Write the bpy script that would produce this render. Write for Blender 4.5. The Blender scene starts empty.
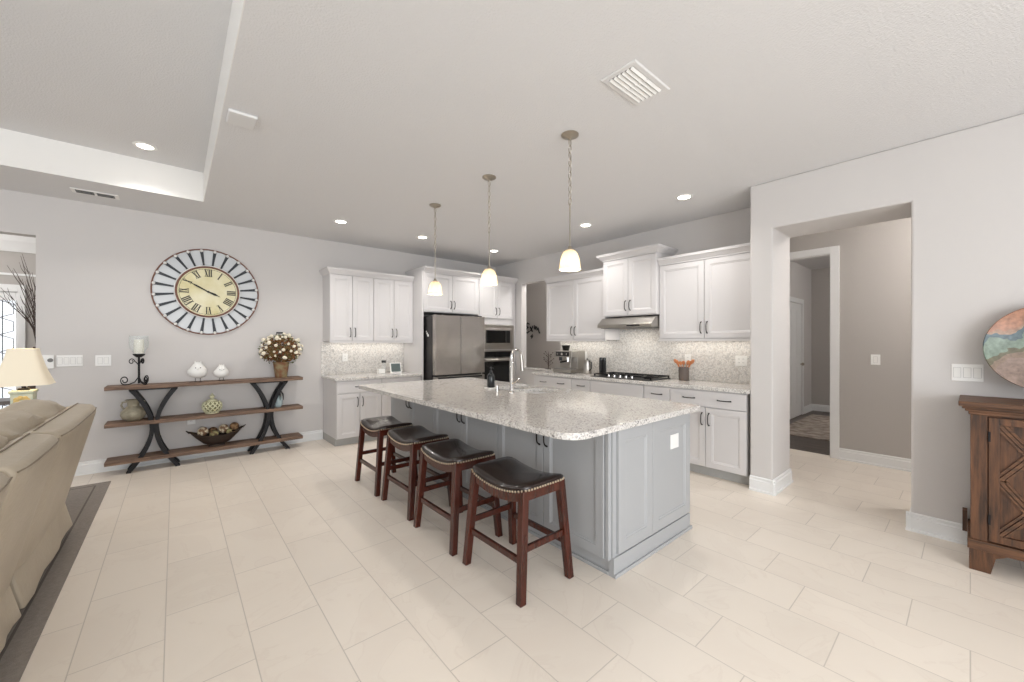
import bpy, bmesh, math, random
from mathutils import Vector, Matrix
random.seed(7)
PI = math.pi
SC = bpy.context.scene
C = SC.collection

# ------------------------------------------------------------------ camera, light, exposure
TH = math.atan(337 / 393.0)
cam_data = bpy.data.cameras.new('camera')
cam_data.sensor_width = 36.0
cam_data.lens = 393.0 / 1024 * 36
cam_data.shift_y = 1.0 / 1024
cam_data.clip_start = 0.05
cam = bpy.data.objects.new('camera', cam_data)
C.objects.link(cam)
cam.location = (0, 0, 1.40)
cam.rotation_euler = (PI / 2, 0, -TH)
SC.camera = cam

SC.view_settings.view_transform = 'Standard'
SC.view_settings.look = 'None'
SC.view_settings.gamma = 1
SC.view_settings.use_curve_mapping = False
SC.view_settings.exposure = 0.05

w = bpy.data.worlds.new('sky')
SC.world = w
w.use_nodes = True
w.node_tree.nodes['Background'].inputs[0].default_value = (0.93, 0.96, 1.0, 1)
w.node_tree.nodes['Background'].inputs[1].default_value = 1.6


def area(name, loc, rot, sx, sy, power, col=(1, 1, 1)):
    d = bpy.data.lights.new(name, 'AREA')
    d.shape = 'RECTANGLE'
    d.size, d.size_y, d.energy, d.color = sx, sy, power, col
    o = bpy.data.objects.new(name, d)
    C.objects.link(o)
    o.location, o.rotation_euler = loc, rot
    return o


# daylight falling in through the glazed rear and left sides of the living room
area('rear_window_daylight', (-0.7, -3.95, 1.3), (PI / 2, 0, 0), 5.6, 2.3, 232, (0.91, 0.955, 1.0))
area('left_window_daylight', (-4.95, 1.0, 1.35), (PI / 2, 0, -PI / 2), 6.0, 2.1, 25, (0.91, 0.955, 1.0))
CAN_W = 46
PEND_W = 3.2

# ------------------------------------------------------------------ materials


def lin(c):
    return tuple(((x / 255) / 12.92 if x / 255 <= 0.04045 else ((x / 255 + 0.055) / 1.055) ** 2.4) for x in c) + (1,)


def mat(name, rgb, rough=0.5, metal=0.0, bump=0, bscale=100, var=0, vscale=8, vrgb=None, coat=0, spec=0.5):
    m = bpy.data.materials.new(name)
    m.use_nodes = True
    nt = m.node_tree
    b = nt.nodes['Principled BSDF']
    b.inputs['Base Color'].default_value = lin(rgb)
    b.inputs['Roughness'].default_value = rough
    b.inputs['Metallic'].default_value = metal
    b.inputs['Coat Weight'].default_value = coat
    b.inputs['Specular IOR Level'].default_value = spec
    tc = nt.nodes.new('ShaderNodeTexCoord')
    if bump:
        n = nt.nodes.new('ShaderNodeTexNoise')
        n.inputs['Scale'].default_value = bscale
        n.inputs['Detail'].default_value = 3
        nt.links.new(tc.outputs['Object'], n.inputs['Vector'])
        bp = nt.nodes.new('ShaderNodeBump')
        bp.inputs['Strength'].default_value = bump
        bp.inputs['Distance'].default_value = 0.01
        nt.links.new(n.outputs['Fac'], bp.inputs['Height'])
        nt.links.new(bp.outputs['Normal'], b.inputs['Normal'])
    if vrgb is not None:
        n = nt.nodes.new('ShaderNodeTexNoise')
        n.inputs['Scale'].default_value = vscale
        n.inputs['Detail'].default_value = 5
        nt.links.new(tc.outputs['Object'], n.inputs['Vector'])
        r = nt.nodes.new('ShaderNodeValToRGB')
        r.color_ramp.elements[0].position = 0.5 - var
        r.color_ramp.elements[1].position = 0.5 + var
        r.color_ramp.elements[0].color = lin(rgb)
        r.color_ramp.elements[1].color = lin(vrgb)
        nt.links.new(n.outputs['Fac'], r.inputs['Fac'])
        nt.links.new(r.outputs['Color'], b.inputs['Base Color'])
    return m


def emit_mat(name, rgb, strength):
    m = bpy.data.materials.new(name)
    m.use_nodes = True
    b = m.node_tree.nodes['Principled BSDF']
    b.inputs['Base Color'].default_value = lin(rgb)
    b.inputs['Emission Color'].default_value = lin(rgb)
    b.inputs['Emission Strength'].default_value = strength
    return m


def wood_mat(name, dark, light, rough=0.45, axis='X', scale=3.0, stretch=12.0):
    m = bpy.data.materials.new(name)
    m.use_nodes = True
    nt = m.node_tree
    b = nt.nodes['Principled BSDF']
    b.inputs['Roughness'].default_value = rough
    tc = nt.nodes.new('ShaderNodeTexCoord')
    mp = nt.nodes.new('ShaderNodeMapping')
    s = [stretch] * 3
    s['XYZ'.index(axis)] = 1.0
    mp.inputs['Scale'].default_value = s
    n = nt.nodes.new('ShaderNodeTexNoise')
    n.inputs['Scale'].default_value = scale
    n.inputs['Detail'].default_value = 6
    n.inputs['Roughness'].default_value = 0.65
    r = nt.nodes.new('ShaderNodeValToRGB')
    r.color_ramp.elements[0].position = 0.35
    r.color_ramp.elements[1].position = 0.68
    r.color_ramp.elements[0].color = lin(dark)
    r.color_ramp.elements[1].color = lin(light)
    nt.links.new(tc.outputs['Object'], mp.inputs['Vector'])
    nt.links.new(mp.outputs['Vector'], n.inputs['Vector'])
    nt.links.new(n.outputs['Fac'], r.inputs['Fac'])
    nt.links.new(r.outputs['Color'], b.inputs['Base Color'])
    bp = nt.nodes.new('ShaderNodeBump')
    bp.inputs['Strength'].default_value = 0.25
    bp.inputs['Distance'].default_value = 0.004
    nt.links.new(n.outputs['Fac'], bp.inputs['Height'])
    nt.links.new(bp.outputs['Normal'], b.inputs['Normal'])
    return m


def tile_floor_mat():
    m = bpy.data.materials.new('cream floor tile')
    m.use_nodes = True
    nt = m.node_tree
    L = nt.links.new
    b = nt.nodes['Principled BSDF']
    tc = nt.nodes.new('ShaderNodeTexCoord')
    sp = nt.nodes.new('ShaderNodeSeparateXYZ')
    L(tc.outputs['Object'], sp.inputs[0])

    def M(op, a, c=None, d=None):
        n = nt.nodes.new('ShaderNodeMath')
        n.operation = op
        for i, x in enumerate((a, c, d)):
            if x is None:
                continue
            if isinstance(x, (int, float)):
                n.inputs[i].default_value = x
            else:
                L(x, n.inputs[i])
        return n.outputs[0]
    u = M('DIVIDE', M('ADD', sp.outputs[0], 0.345 + 30 * 0.3085), 0.3085)
    row = M('FLOOR', u)
    fu = M('FRACT', u)
    v = M('DIVIDE', M('SUBTRACT', M('ADD', sp.outputs[1], 61.7), M('MULTIPLY', M('MODULO', row, 3.0), 0.2057)), 0.617)
    col = M('FLOOR', v)
    fv = M('FRACT', v)
    du = M('MULTIPLY', M('SUBTRACT', 0.5, M('ABSOLUTE', M('SUBTRACT', fu, 0.5))), 0.3085)
    dv = M('MULTIPLY', M('SUBTRACT', 0.5, M('ABSOLUTE', M('SUBTRACT', fv, 0.5))), 0.617)
    d = M('MINIMUM', du, dv)
    g = nt.nodes.new('ShaderNodeMapRange')
    g.inputs['From Min'].default_value = 0.0014
    g.inputs['From Max'].default_value = 0.0030
    L(d, g.inputs['Value'])
    cb = nt.nodes.new('ShaderNodeCombineXYZ')
    L(row, cb.inputs[0])
    L(col, cb.inputs[1])
    wn = nt.nodes.new('ShaderNodeTexWhiteNoise')
    wn.noise_dimensions = '2D'
    L(cb.outputs[0], wn.inputs['Vector'])
    # soft veins, shifted per tile
    ad = nt.nodes.new('ShaderNodeVectorMath')
    ad.operation = 'MULTIPLY_ADD'
    L(wn.outputs['Color'], ad.inputs[0])
    ad.inputs[1].default_value = (9, 9, 9)
    L(tc.outputs['Object'], ad.inputs[2])
    n = nt.nodes.new('ShaderNodeTexNoise')
    n.inputs['Scale'].default_value = 2.2
    n.inputs['Detail'].default_value = 6
    n.inputs['Distortion'].default_value = 1.4
    L(ad.outputs[0], n.inputs['Vector'])
    r = nt.nodes.new('ShaderNodeValToRGB')
    e = r.color_ramp.elements
    e[0].position, e[0].color = 0.3, lin((233, 222, 209))
    e[1].position, e[1].color = 0.62, lin((237, 227, 214))
    x = e.new(0.485)
    x.color = lin((235, 225, 212))
    x = e.new(0.5)
    x.color = lin((232, 221, 208))
    x = e.new(0.515)
    x.color = lin((236, 226, 213))
    L(n.outputs['Fac'], r.inputs['Fac'])
    hs = nt.nodes.new('ShaderNodeHueSaturation')
    mr = nt.nodes.new('ShaderNodeMapRange')
    mr.inputs['To Min'].default_value = 0.97
    mr.inputs['To Max'].default_value = 1.02
    L(wn.outputs['Value'], mr.inputs['Value'])
    L(mr.outputs[0], hs.inputs['Value'])
    L(r.outputs['Color'], hs.inputs['Color'])
    mx = nt.nodes.new('ShaderNodeMix')
    mx.data_type = 'RGBA'
    L(g.outputs[0], mx.inputs[0])
    mx.inputs[6].default_value = lin((204, 194, 182))
    L(hs.outputs[0], mx.inputs[7])
    L(mx.outputs[2], b.inputs['Base Color'])
    b.inputs['Roughness'].default_value = 0.33
    bp = nt.nodes.new('ShaderNodeBump')
    bp.inputs['Strength'].default_value = 0.3
    bp.inputs['Distance'].default_value = 0.002
    L(g.outputs[0], bp.inputs['Height'])
    L(bp.outputs['Normal'], b.inputs['Normal'])
    return m


def stone_mat(name, cells, scale, rough, detail_noise=True):
    m = bpy.data.materials.new(name)
    m.use_nodes = True
    nt = m.node_tree
    L = nt.links.new
    b = nt.nodes['Principled BSDF']
    b.inputs['Roughness'].default_value = rough
    tc = nt.nodes.new('ShaderNodeTexCoord')
    vo = nt.nodes.new('ShaderNodeTexVoronoi')
    vo.inputs['Scale'].default_value = scale
    n = nt.nodes.new('ShaderNodeTexNoise')
    n.inputs['Scale'].default_value = scale * 0.12
    n.inputs['Detail'].default_value = 8
    n.inputs['Roughness'].default_value = 0.7
    L(tc.outputs['Object'], vo.inputs['Vector'])
    L(tc.outputs['Object'], n.inputs['Vector'])
    sep = nt.nodes.new('ShaderNodeSeparateColor')
    L(vo.outputs['Color'], sep.inputs[0])
    mx = nt.nodes.new('ShaderNodeMix')
    mx.inputs[0].default_value = 0.5 if detail_noise else 0.25
    L(sep.outputs[0], mx.inputs[2])
    L(n.outputs['Fac'], mx.inputs[3])
    r = nt.nodes.new('ShaderNodeValToRGB')
    e = r.color_ramp.elements
    e[0].position, e[0].color = cells[0][0], lin(cells[0][1])
    e[1].position, e[1].color = cells[-1][0], lin(cells[-1][1])
    for p, c in cells[1:-1]:
        x = e.new(p)
        x.color = lin(c)
    L(mx.outputs[0], r.inputs['Fac'])
    L(r.outputs['Color'], b.inputs['Base Color'])
    return m


def glass_mat(name, tint=(1, 1, 1, 1), mixf=0.75, rough=0.05):
    m = bpy.data.materials.new(name)
    m.use_nodes = True
    nt = m.node_tree
    b = nt.nodes['Principled BSDF']
    b.inputs['Base Color'].default_value = tint
    b.inputs['Roughness'].default_value = rough
    t = nt.nodes.new('ShaderNodeBsdfTransparent')
    t.inputs[0].default_value = tint
    mx = nt.nodes.new('ShaderNodeMixShader')
    mx.inputs[0].default_value = mixf
    out = nt.nodes['Material Output']
    nt.links.new(b.outputs[0], mx.inputs[1])
    nt.links.new(t.outputs[0], mx.inputs[2])
    nt.links.new(mx.outputs[0], out.inputs[0])
    return m


def brushed(name, rgb, rough=0.32, axis=2):
    m = mat(name, rgb, rough, 1.0)
    nt = m.node_tree
    b = nt.nodes['Principled BSDF']
    tc = nt.nodes.new('ShaderNodeTexCoord')
    mp = nt.nodes.new('ShaderNodeMapping')
    s = [60, 60, 60]
    s[axis] = 1.5
    mp.inputs['Scale'].default_value = s
    n = nt.nodes.new('ShaderNodeTexNoise')
    n.inputs['Scale'].default_value = 3
    mr = nt.nodes.new('ShaderNodeMapRange')
    mr.inputs['To Min'].default_value = rough - 0.07
    mr.inputs['To Max'].default_value = rough + 0.1
    nt.links.new(tc.outputs['Object'], mp.inputs['Vector'])
    nt.links.new(mp.outputs['Vector'], n.inputs['Vector'])
    nt.links.new(n.outputs['Fac'], mr.inputs['Value'])
    nt.links.new(mr.outputs[0], b.inputs['Roughness'])
    return m


M_wall = mat('grey beige wall paint', (208, 204, 201), 0.85, bump=0.12, bscale=160)
M_hall = mat('taupe hall paint', (182, 177, 172), 0.85, bump=0.1, bscale=160)
M_ceil = mat('ceiling paint', (222, 221, 221), 0.95, bump=0.35, bscale=90)
M_ceil2 = mat('white painted metal', (222, 221, 220), 0.5)
M_tray = mat('tray side paint', (238, 236, 232), 0.8)
M_trim = mat('white trim paint', (232, 232, 231), 0.45)
M_floor = tile_floor_mat()
M_darkwood_floor = wood_mat('dark wood floor', (72, 62, 56), (104, 92, 84), 0.4, 'Y', 2.5)
M_rug = mat('taupe woven rug', (134, 126, 119), 0.95, bump=0.4, bscale=260, var=0.2, vscale=70, vrgb=(148, 140, 132))
M_rug_border = mat('rug border stripe', (104, 96, 90), 0.95, bump=0.4, bscale=220)
M_bedrug = mat('faded patterned rug', (140, 128, 118), 0.95, var=0.12, vscale=9, vrgb=(186, 174, 162))
M_cab = mat('white cabinet paint', (212, 209, 208), 0.38)
M_island = mat('pale grey island paint', (168, 169, 170), 0.4)
M_toe = mat('toe kick paint', (176, 175, 172), 0.6)
M_handle = mat('dark bronze pull', (38, 33, 30), 0.35, 0.85)
M_granite = stone_mat('speckled granite', [(0.22, (134, 130, 127)), (0.32, (178, 173, 169)), (0.42, (212, 208, 203)),
                                           (0.6, (226, 223, 218)), (0.76, (192, 186, 180)), (0.88, (224, 220, 215))], 120, 0.12)
M_splash = stone_mat('marble mosaic', [(0.1, (178, 176, 174)), (0.35, (216, 213, 209)), (0.55, (230, 227, 222)),
                                       (0.75, (198, 192, 186)), (0.95, (236, 233, 229))], 75, 0.25, False)
M_steel = brushed('brushed stainless steel', (176, 172, 166), 0.30, 0)
M_sink = brushed('sink steel', (104, 98, 92), 0.4, 0)
M_steelv = brushed('brushed stainless door', (168, 163, 157), 0.30, 2)
M_steel_d = mat('dark fridge side', (56, 54, 54), 0.4, 0.6)
M_steelf = brushed('stainless refrigerator door', (172, 166, 160), 0.24, 2)
for _m in M_steelf.node_tree.nodes:
    if _m.type == 'MAP_RANGE':
        _m.inputs['To Min'].default_value, _m.inputs['To Max'].default_value = 0.23, 0.29
_nt = M_steelf.node_tree
_n = _nt.nodes.new('ShaderNodeTexNoise')
_n.inputs['Scale'].default_value = 1.6
_b = _nt.nodes.new('ShaderNodeBump')
_b.inputs['Strength'].default_value = 0.5
_b.inputs['Distance'].default_value = 0.06
_tc = _nt.nodes.new('ShaderNodeTexCoord')
_nt.links.new(_tc.outputs['Object'], _n.inputs['Vector'])
_nt.links.new(_n.outputs['Fac'], _b.inputs['Height'])
_nt.links.new(_b.outputs['Normal'], _nt.nodes['Principled BSDF'].inputs['Normal'])
M_chrome = mat('polished chrome', (205, 203, 200), 0.14, 1.0)
M_nickel = mat('brushed nickel', (176, 168, 156), 0.3, 1.0)
M_black = mat('black plastic', (18, 18, 19), 0.35)
M_blackglass = mat('black glass', (10, 11, 12), 0.07)
M_iron = mat('black wrought iron', (34, 33, 34), 0.5, 0.6)
M_plate = mat('white plastic plate', (240, 239, 236), 0.4)
M_slot2 = mat('plate seam grey', (196, 195, 193), 0.5)
M_slot = mat('socket shadow grey', (120, 118, 115), 0.5)
M_stoolwood = wood_mat('cherry stained wood', (52, 20, 12), (80, 33, 20), 0.22, 'Z', 2.5)
M_leather = mat('dark brown leather', (34, 21, 17), 0.24, bump=0.06, bscale=140, spec=0.5, coat=0.25)
M_brass = mat('antique brass nail', (226, 212, 190), 0.3, 1.0)
M_rustic = wood_mat('grey brown shelf wood', (84, 62, 48), (146, 118, 97), 0.6, 'X', 3)
M_side = wood_mat('rustic brown wood', (50, 31, 18), (112, 73, 45), 0.5, 'Z', 4)
M_sideh = wood_mat('rustic brown wood across', (58, 37, 22), (120, 81, 53), 0.5, 'Y', 4)
M_sofa = mat('taupe leather', (176, 163, 143), 0.42, bump=0.25, bscale=40, var=0.3, vscale=5, vrgb=(188, 176, 157))
M_seam2 = mat('taupe piping', (138, 124, 104), 0.5)
M_gapshade = mat('sofa gap shade', (80, 72, 62), 0.7)  # shade of the sofa gaps put into a dark colour
M_shade = mat('cream fabric shade', (232, 222, 200), 0.8)
M_shade.node_tree.nodes['Principled BSDF'].inputs['Emission Color'].default_value = lin((255, 232, 200))
M_shade.node_tree.nodes['Principled BSDF'].inputs['Emission Strength'].default_value = 0.12
M_alab = emit_mat('lit alabaster glass', (238, 230, 214), 0.06)
_nt = M_alab.node_tree
_tr = _nt.nodes.new('ShaderNodeBsdfTranslucent')
_tr.inputs[0].default_value = lin((250, 240, 222))
_mx = _nt.nodes.new('ShaderNodeMixShader')
_mx.inputs[0].default_value = 0.55
_nt.links.new(_nt.nodes['Principled BSDF'].outputs[0], _mx.inputs[1])
_nt.links.new(_tr.outputs[0], _mx.inputs[2])
_nt.links.new(_mx.outputs[0], _nt.nodes['Material Output'].inputs[0])
M_bulb = emit_mat('lit bulb', (255, 236, 205), 9)
M_can = emit_mat('lit can lens', (255, 246, 232), 14)
M_ceram = mat('white ceramic', (238, 237, 233), 0.3)
M_greenlamp = mat('pale sage ceramic', (170, 182, 166), 0.35, var=0.1, vscale=14, vrgb=(188, 194, 176))
M_yellow = mat('yellow flower paint', (208, 180, 112), 0.5)
M_candle = mat('ivory wax', (238, 233, 218), 0.5)
M_glass = glass_mat('clear glass', (0.97, 0.98, 0.98, 1), 0.88, 0.04)
M_bluegl = glass_mat('bluish bottle glass', (0.62, 0.74, 0.76, 1), 0.35, 0.08)
M_leadglass = glass_mat('leaded door glass', (0.98, 0.99, 1, 1), 0.85, 0.1)
M_olive = mat('olive stoneware', (134, 128, 110), 0.55, var=0.12, vscale=20, vrgb=(160, 152, 132))
M_lime = mat('pale green glaze', (204, 202, 170), 0.35)
M_limed = mat('jar hole shade', (120, 118, 84), 0.6)
M_rust = mat('rusty painted tin', (122, 74, 46), 0.7, var=0.12, vscale=14, vrgb=(136, 124, 92))
M_leaf = mat('dried russet leaf', (138, 78, 46), 0.7, var=0.15, vscale=9, vrgb=(122, 104, 62))
M_leafg = mat('dull green leaf', (96, 106, 66), 0.7)
M_cotton = mat('cream blossom', (240, 230, 208), 0.8)
M_twig = mat('brown twig', (74, 60, 54), 0.8)
M_wicker = mat('dark woven bowl', (52, 40, 32), 0.6, bump=0.5, bscale=120)
M_ballc = mat('cream woven ball', (216, 204, 178), 0.8, var=0.06, vscale=26, vrgb=(120, 92, 68))
M_ballg = mat('mossy ball', (138, 132, 92), 0.9, var=0.08, vscale=26, vrgb=(92, 72, 50))
M_ballb = mat('brown ball', (96, 68, 46), 0.9, var=0.08, vscale=30, vrgb=(140, 112, 80))
M_dial = mat('aged yellow clock paper', (214, 204, 152), 0.5, var=0.15, vscale=4, vrgb=(236, 230, 200))
M_mirror = mat('pale clock glass panel', (206, 209, 211), 0.35)
M_redrim = mat('worn red brown rim', (128, 92, 78), 0.5, 0.3)
M_ink = mat('dark grey metal strip', (52, 54, 58), 0.5, 0.3)
M_numeral = mat('faded black numeral', (70, 66, 56), 0.6)
M_orange = mat('orange wooden utensil', (196, 126, 80), 0.5)
M_mesh = glass_mat('smoked brown glass', (0.22, 0.18, 0.16, 1), 0.25, 0.1)
M_screen = mat('grey green screen', (92, 104, 104), 0.15)
M_soap = mat('charcoal bottle', (34, 38, 40), 0.15)
M_darkledge = mat('dark ledge wood', (92, 82, 76), 0.4)
M_vent = mat('vent shadow grey', (96, 97, 98), 0.8)

# ------------------------------------------------------------------ mesh builder


class MB:
    def __init__(s):
        s.bm = bmesh.new()

    def box(s, x0, x1, y0, y1, z0, z1):
        v = [s.bm.verts.new(p) for p in ((x0, y0, z0), (x1, y0, z0), (x1, y1, z0), (x0, y1, z0),
                                         (x0, y0, z1), (x1, y0, z1), (x1, y1, z1), (x0, y1, z1))]
        for f in ((0, 3, 2, 1), (4, 5, 6, 7), (0, 1, 5, 4), (1, 2, 6, 5), (2, 3, 7, 6), (3, 0, 4, 7)):
            s.bm.faces.new([v[i] for i in f])
        return s

    def hexa(s, lo, hi):
        """two quads of points, lofted"""
        return s.loft([lo, hi])

    def loft(s, rings, closed=True, caps=True):
        R = [[s.bm.verts.new(p) for p in r] for r in rings]
        n = len(R[0])
        for a, b in zip(R[:-1], R[1:]):
            for i in range(n if closed else n - 1):
                j = (i + 1) % n
                s.bm.faces.new((a[i], a[j], b[j], b[i]))
        if caps and closed:
            s.bm.faces.new(R[0][::-1])
            s.bm.faces.new(R[-1])
        return s

    def lathe(s, prof, c=(0, 0, 0), n=24, sx=1, sy=1, caps=True):
        rings = []
        for r, z in prof:
            r = max(r, 0.0004)
            rings.append([(c[0] + sx * r * math.cos(2 * PI * k / n), c[1] + sy * r * math.sin(2 * PI * k / n), c[2] + z) for k in range(n)])
        return s.loft(rings, caps=caps)

    def tube(s, pts, r, n=8, closed=False):
        P = [Vector(p) for p in pts]
        rs = r if isinstance(r, (list, tuple)) else [r] * len(P)
        rings = []
        up = None
        N = len(P)
        for i, p in enumerate(P):
            if closed:
                t = P[(i + 1) % N] - P[i - 1]
            else:
                t = P[min(i + 1, N - 1)] - P[max(i - 1, 0)]
            t.normalize()
            if up is None:
                up = Vector((0, 0, 1)) if abs(t.z) < 0.9 else Vector((1, 0, 0))
            a = t.cross(up)
            if a.length < 1e-5:
                a = t.orthogonal()
            a.normalize()
            b = a.cross(t).normalized()
            up = b
            rings.append([p + rs[i] * (math.cos(2 * PI * k / n) * a + math.sin(2 * PI * k / n) * b) for k in range(n)])
        if closed:
            rings.append(rings[0])
            return s.loft(rings, caps=False)
        return s.loft(rings)

    def beam(s, p0, p1, w0, d0, w1=None, d1=None):
        """rectangular bar with horizontal-ish cut, cross-section in XY (for legs)"""
        w1 = w0 if w1 is None else w1
        d1 = d0 if d1 is None else d1
        q = lambda p, w, d: [(p[0] - w / 2, p[1] - d / 2, p[2]), (p[0] + w / 2, p[1] - d / 2, p[2]), (p[0] + w / 2, p[1] + d / 2, p[2]), (p[0] - w / 2, p[1] + d / 2, p[2])]
        return s.loft([q(p0, w0, d0), q(p1, w1, d1)])

    def sphere(s, c, r, seg=12, rings=8, sx=1, sy=1, sz=1):
        prof = [(r * math.sin(PI * k / rings), -r * math.cos(PI * k / rings) * sz) for k in range(rings + 1)]
        return s.lathe(prof, c, seg, sx, sy)

    def prism(s, poly, a, b, axis='Y'):
        """poly of 2D points extruded between a and b along axis"""
        f = {'Y': lambda p, t: (p[0], t, p[1]), 'X': lambda p, t: (t, p[0], p[1]), 'Z': lambda p, t: (p[0], p[1], t)}[axis]
        return s.loft([[f(p, a) for p in poly], [f(p, b) for p in poly]])

    def grid(s, fn, nu, nv):
        V = [[s.bm.verts.new(fn(i / nu, j / nv)) for j in range(nv + 1)] for i in range(nu + 1)]
        for i in range(nu):
            for j in range(nv):
                s.bm.faces.new((V[i][j], V[i + 1][j], V[i + 1][j + 1], V[i][j + 1]))
        return s

    def build(s, name, m, parent=None, bevel=0, smooth=False, subd=0, seg=2):
        bm = s.bm
        bmesh.ops.recalc_face_normals(bm, faces=bm.faces[:])
        me = bpy.data.meshes.new(name)
        if parent is not None:
            root = parent
            while root.parent:
                root = root.parent
            off = root['_o'] if '_o' in root else (0, 0, 0)
            off = Vector(off)
        else:
            lo = Vector([min(v.co[i] for v in bm.verts) for i in range(3)])
            hi = Vector([max(v.co[i] for v in bm.verts) for i in range(3)])
            off = Vector(((lo.x + hi.x) / 2, (lo.y + hi.y) / 2, lo.z))
        bmesh.ops.translate(bm, verts=bm.verts[:], vec=-off)
        bm.to_mesh(me)
        bm.free()
        me.materials.append(m)
        if smooth:
            for p in me.polygons:
                p.use_smooth = True
            try:
                me.set_sharp_from_angle(angle=math.radians(40))
            except Exception:
                pass
        o = bpy.data.objects.new(name, me)
        C.objects.link(o)
        if parent is not None:
            o.parent = parent
        else:
            o.location = off
        if bevel:
            b = o.modifiers.new('bevel', 'BEVEL')
            b.width, b.segments, b.limit_method = bevel, seg, 'ANGLE'
        if subd:
            u = o.modifiers.new('subd', 'SUBSURF')
            u.levels = u.render_levels = subd
        return o


def thing(name, label, cat, loc=(0, 0, 0), rz=0, group=None, local=False):
    """Empty at the base of a thing. local=True: its parts are authored about the origin."""
    o = bpy.data.objects.new(name, None)
    o.empty_display_size = 0.1
    C.objects.link(o)
    o.location = loc
    o.rotation_euler = (0, 0, rz)
    o['label'], o['category'] = label, cat
    if group:
        o['group'] = group
    o['_o'] = (0.0, 0.0, 0.0) if local else tuple(float(x) for x in loc)
    return o


def tag(o, label, cat, group=None, kind=None):
    o['label'], o['category'] = label, cat
    if group:
        o['group'] = group
    if kind:
        o['kind'] = kind
    return o


def struct(o, label=None):
    o['kind'] = 'structure'
    if label:
        o['label'] = label
    return o


def dup(root, loc, rz=None, label=None):
    r = root.copy()
    C.objects.link(r)
    r.location = loc
    if rz is not None:
        r.rotation_euler = (0, 0, rz)
    if label:
        r['label'] = label
    for ch in list(root.children):
        c = ch.copy()
        C.objects.link(c)
        c.parent = r
        for g in list(ch.children):
            d = g.copy()
            C.objects.link(d)
            d.parent = c
    return r


# ------------------------------------------------------------------ shell
H = 2.88
YA, XB, XR, XH = 6.10, 4.80, 4.16, 6.04
struct(MB().box(-5.2, XH + 0.1, -4.2, 9.0, -0.15, 0).build('floor', M_floor), 'cream rectangular tile floor in staggered rows')
# tile coordinates need world XY: put the origin back at zero
fl = bpy.data.objects['floor']
for v in fl.data.vertices:
    v.co.x += fl.location.x
    v.co.y += fl.location.y
    v.co.z += fl.location.z
fl.location = (0, 0, 0)
struct(MB().box(XH + 0.1, 10.1, -1.5, 2.3, -0.15, 0.004).build('floor_bedroom', M_darkwood_floor))

TX, TY, TZ = 0.232, 5.27, 3.185   # tray recess
c = MB()
c.box(-5.2, TX, TY, YA + 0.15, H, H + 0.06).box(TX, 10.1, -4.2, YA + 0.15, H, H + 0.06)
c.box(-5.2, TX, -4.2, -3.0, H, H + 0.06).box(-5.2, -4.3, -3.0, TY, H, H + 0.06)
c.box(XB, XH + 0.1, YA + 0.15, 7.7, H, H + 0.06)
struct(c.build('ceiling', M_ceil))
struct(MB().box(-4.35, TX + 0.05, -3.05, TY + 0.05, TZ, TZ + 0.06).build('ceiling_tray', M_ceil))
c = MB()
c.box(TX - 0.004, TX + 0.05, -3.0, TY - 0.004, H + 0.0005, TZ).box(-4.35, TX + 0.05, TY - 0.004, TY + 0.05, H + 0.0005, TZ)
c.box(-4.35, -4.3, -3.0, TY, H + 0.0005, TZ).box(-4.35, TX + 0.05, -3.05, -3.0, H + 0.0005, TZ)
struct(c.build('trim_1', M_tray))

# wall A (clock wall) with opening to the foyer on the left
OX = -1.06
c = MB()
c.box(OX, XB + 0.12, YA, YA + 0.14, 0, H).box(XB, XB + 0.12, YA + 0.14, 7.6, 0, H).box(XB, XH + 0.1, 7.6, 7.7, 0, H).box(-5.2, -2.6, YA, YA + 0.14, 0, H).box(-2.6, OX, YA, YA + 0.14, 2.47, H)
struct(c.build('wall_back', M_wall), 'pale grey wall behind the console and cabinets')
# wall B (range wall) with pass-through
c = MB()
c.box(XB, XB + 0.12, 1.367, 4.37, 0, H).box(XB, XB + 0.12, 5.33, YA, 0, H)
c.box(XB, XB + 0.12, 4.37, 5.33, 0, 0.905).box(XB, XB + 0.12, 4.37, 5.33, 2.46, H)
struct(c.build('wall_range', M_wall))
# right wall with cased opening
c = MB()
c.prism([(-4.2, 0), (0.287, 0), (0.287, 2.445), (1.18, 2.445), (1.18, 0), (1.367, 0), (1.367, H), (-4.2, H)], XR, XR + 0.535, 'X')
struct(c.build('wall_right', M_wall, bevel=0.012))
# hall wall with doorway to the bedroom
c = MB()
c.box(XH, XH + 0.1, -4.2, 1.10, 0, H).box(XH, XH + 0.1, 1.10, 1.92, 2.47, H).box(XH, XH + 0.1, 1.92, 7.6, 0, H)
struct(c.build('wall_hall', M_hall))
struct(MB().box(XR + 0.53, XH, -0.9, -0.8, 0, H).build('wall_hall_end', M_hall))
# bedroom
struct(MB().box(XH + 0.1, 10.0, 2.12, 2.22, 0, H).build('wall_bedroom_side', M_wall))
struct(MB().box(9.9, 10.0, -1.5, 2.12, 0, H).build('wall_bedroom_back', M_hall))
struct(MB().box(XH + 0.1, 9.9, -1.5, -1.4, 0, H).build('wall_bedroom_front', M_hall))
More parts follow.
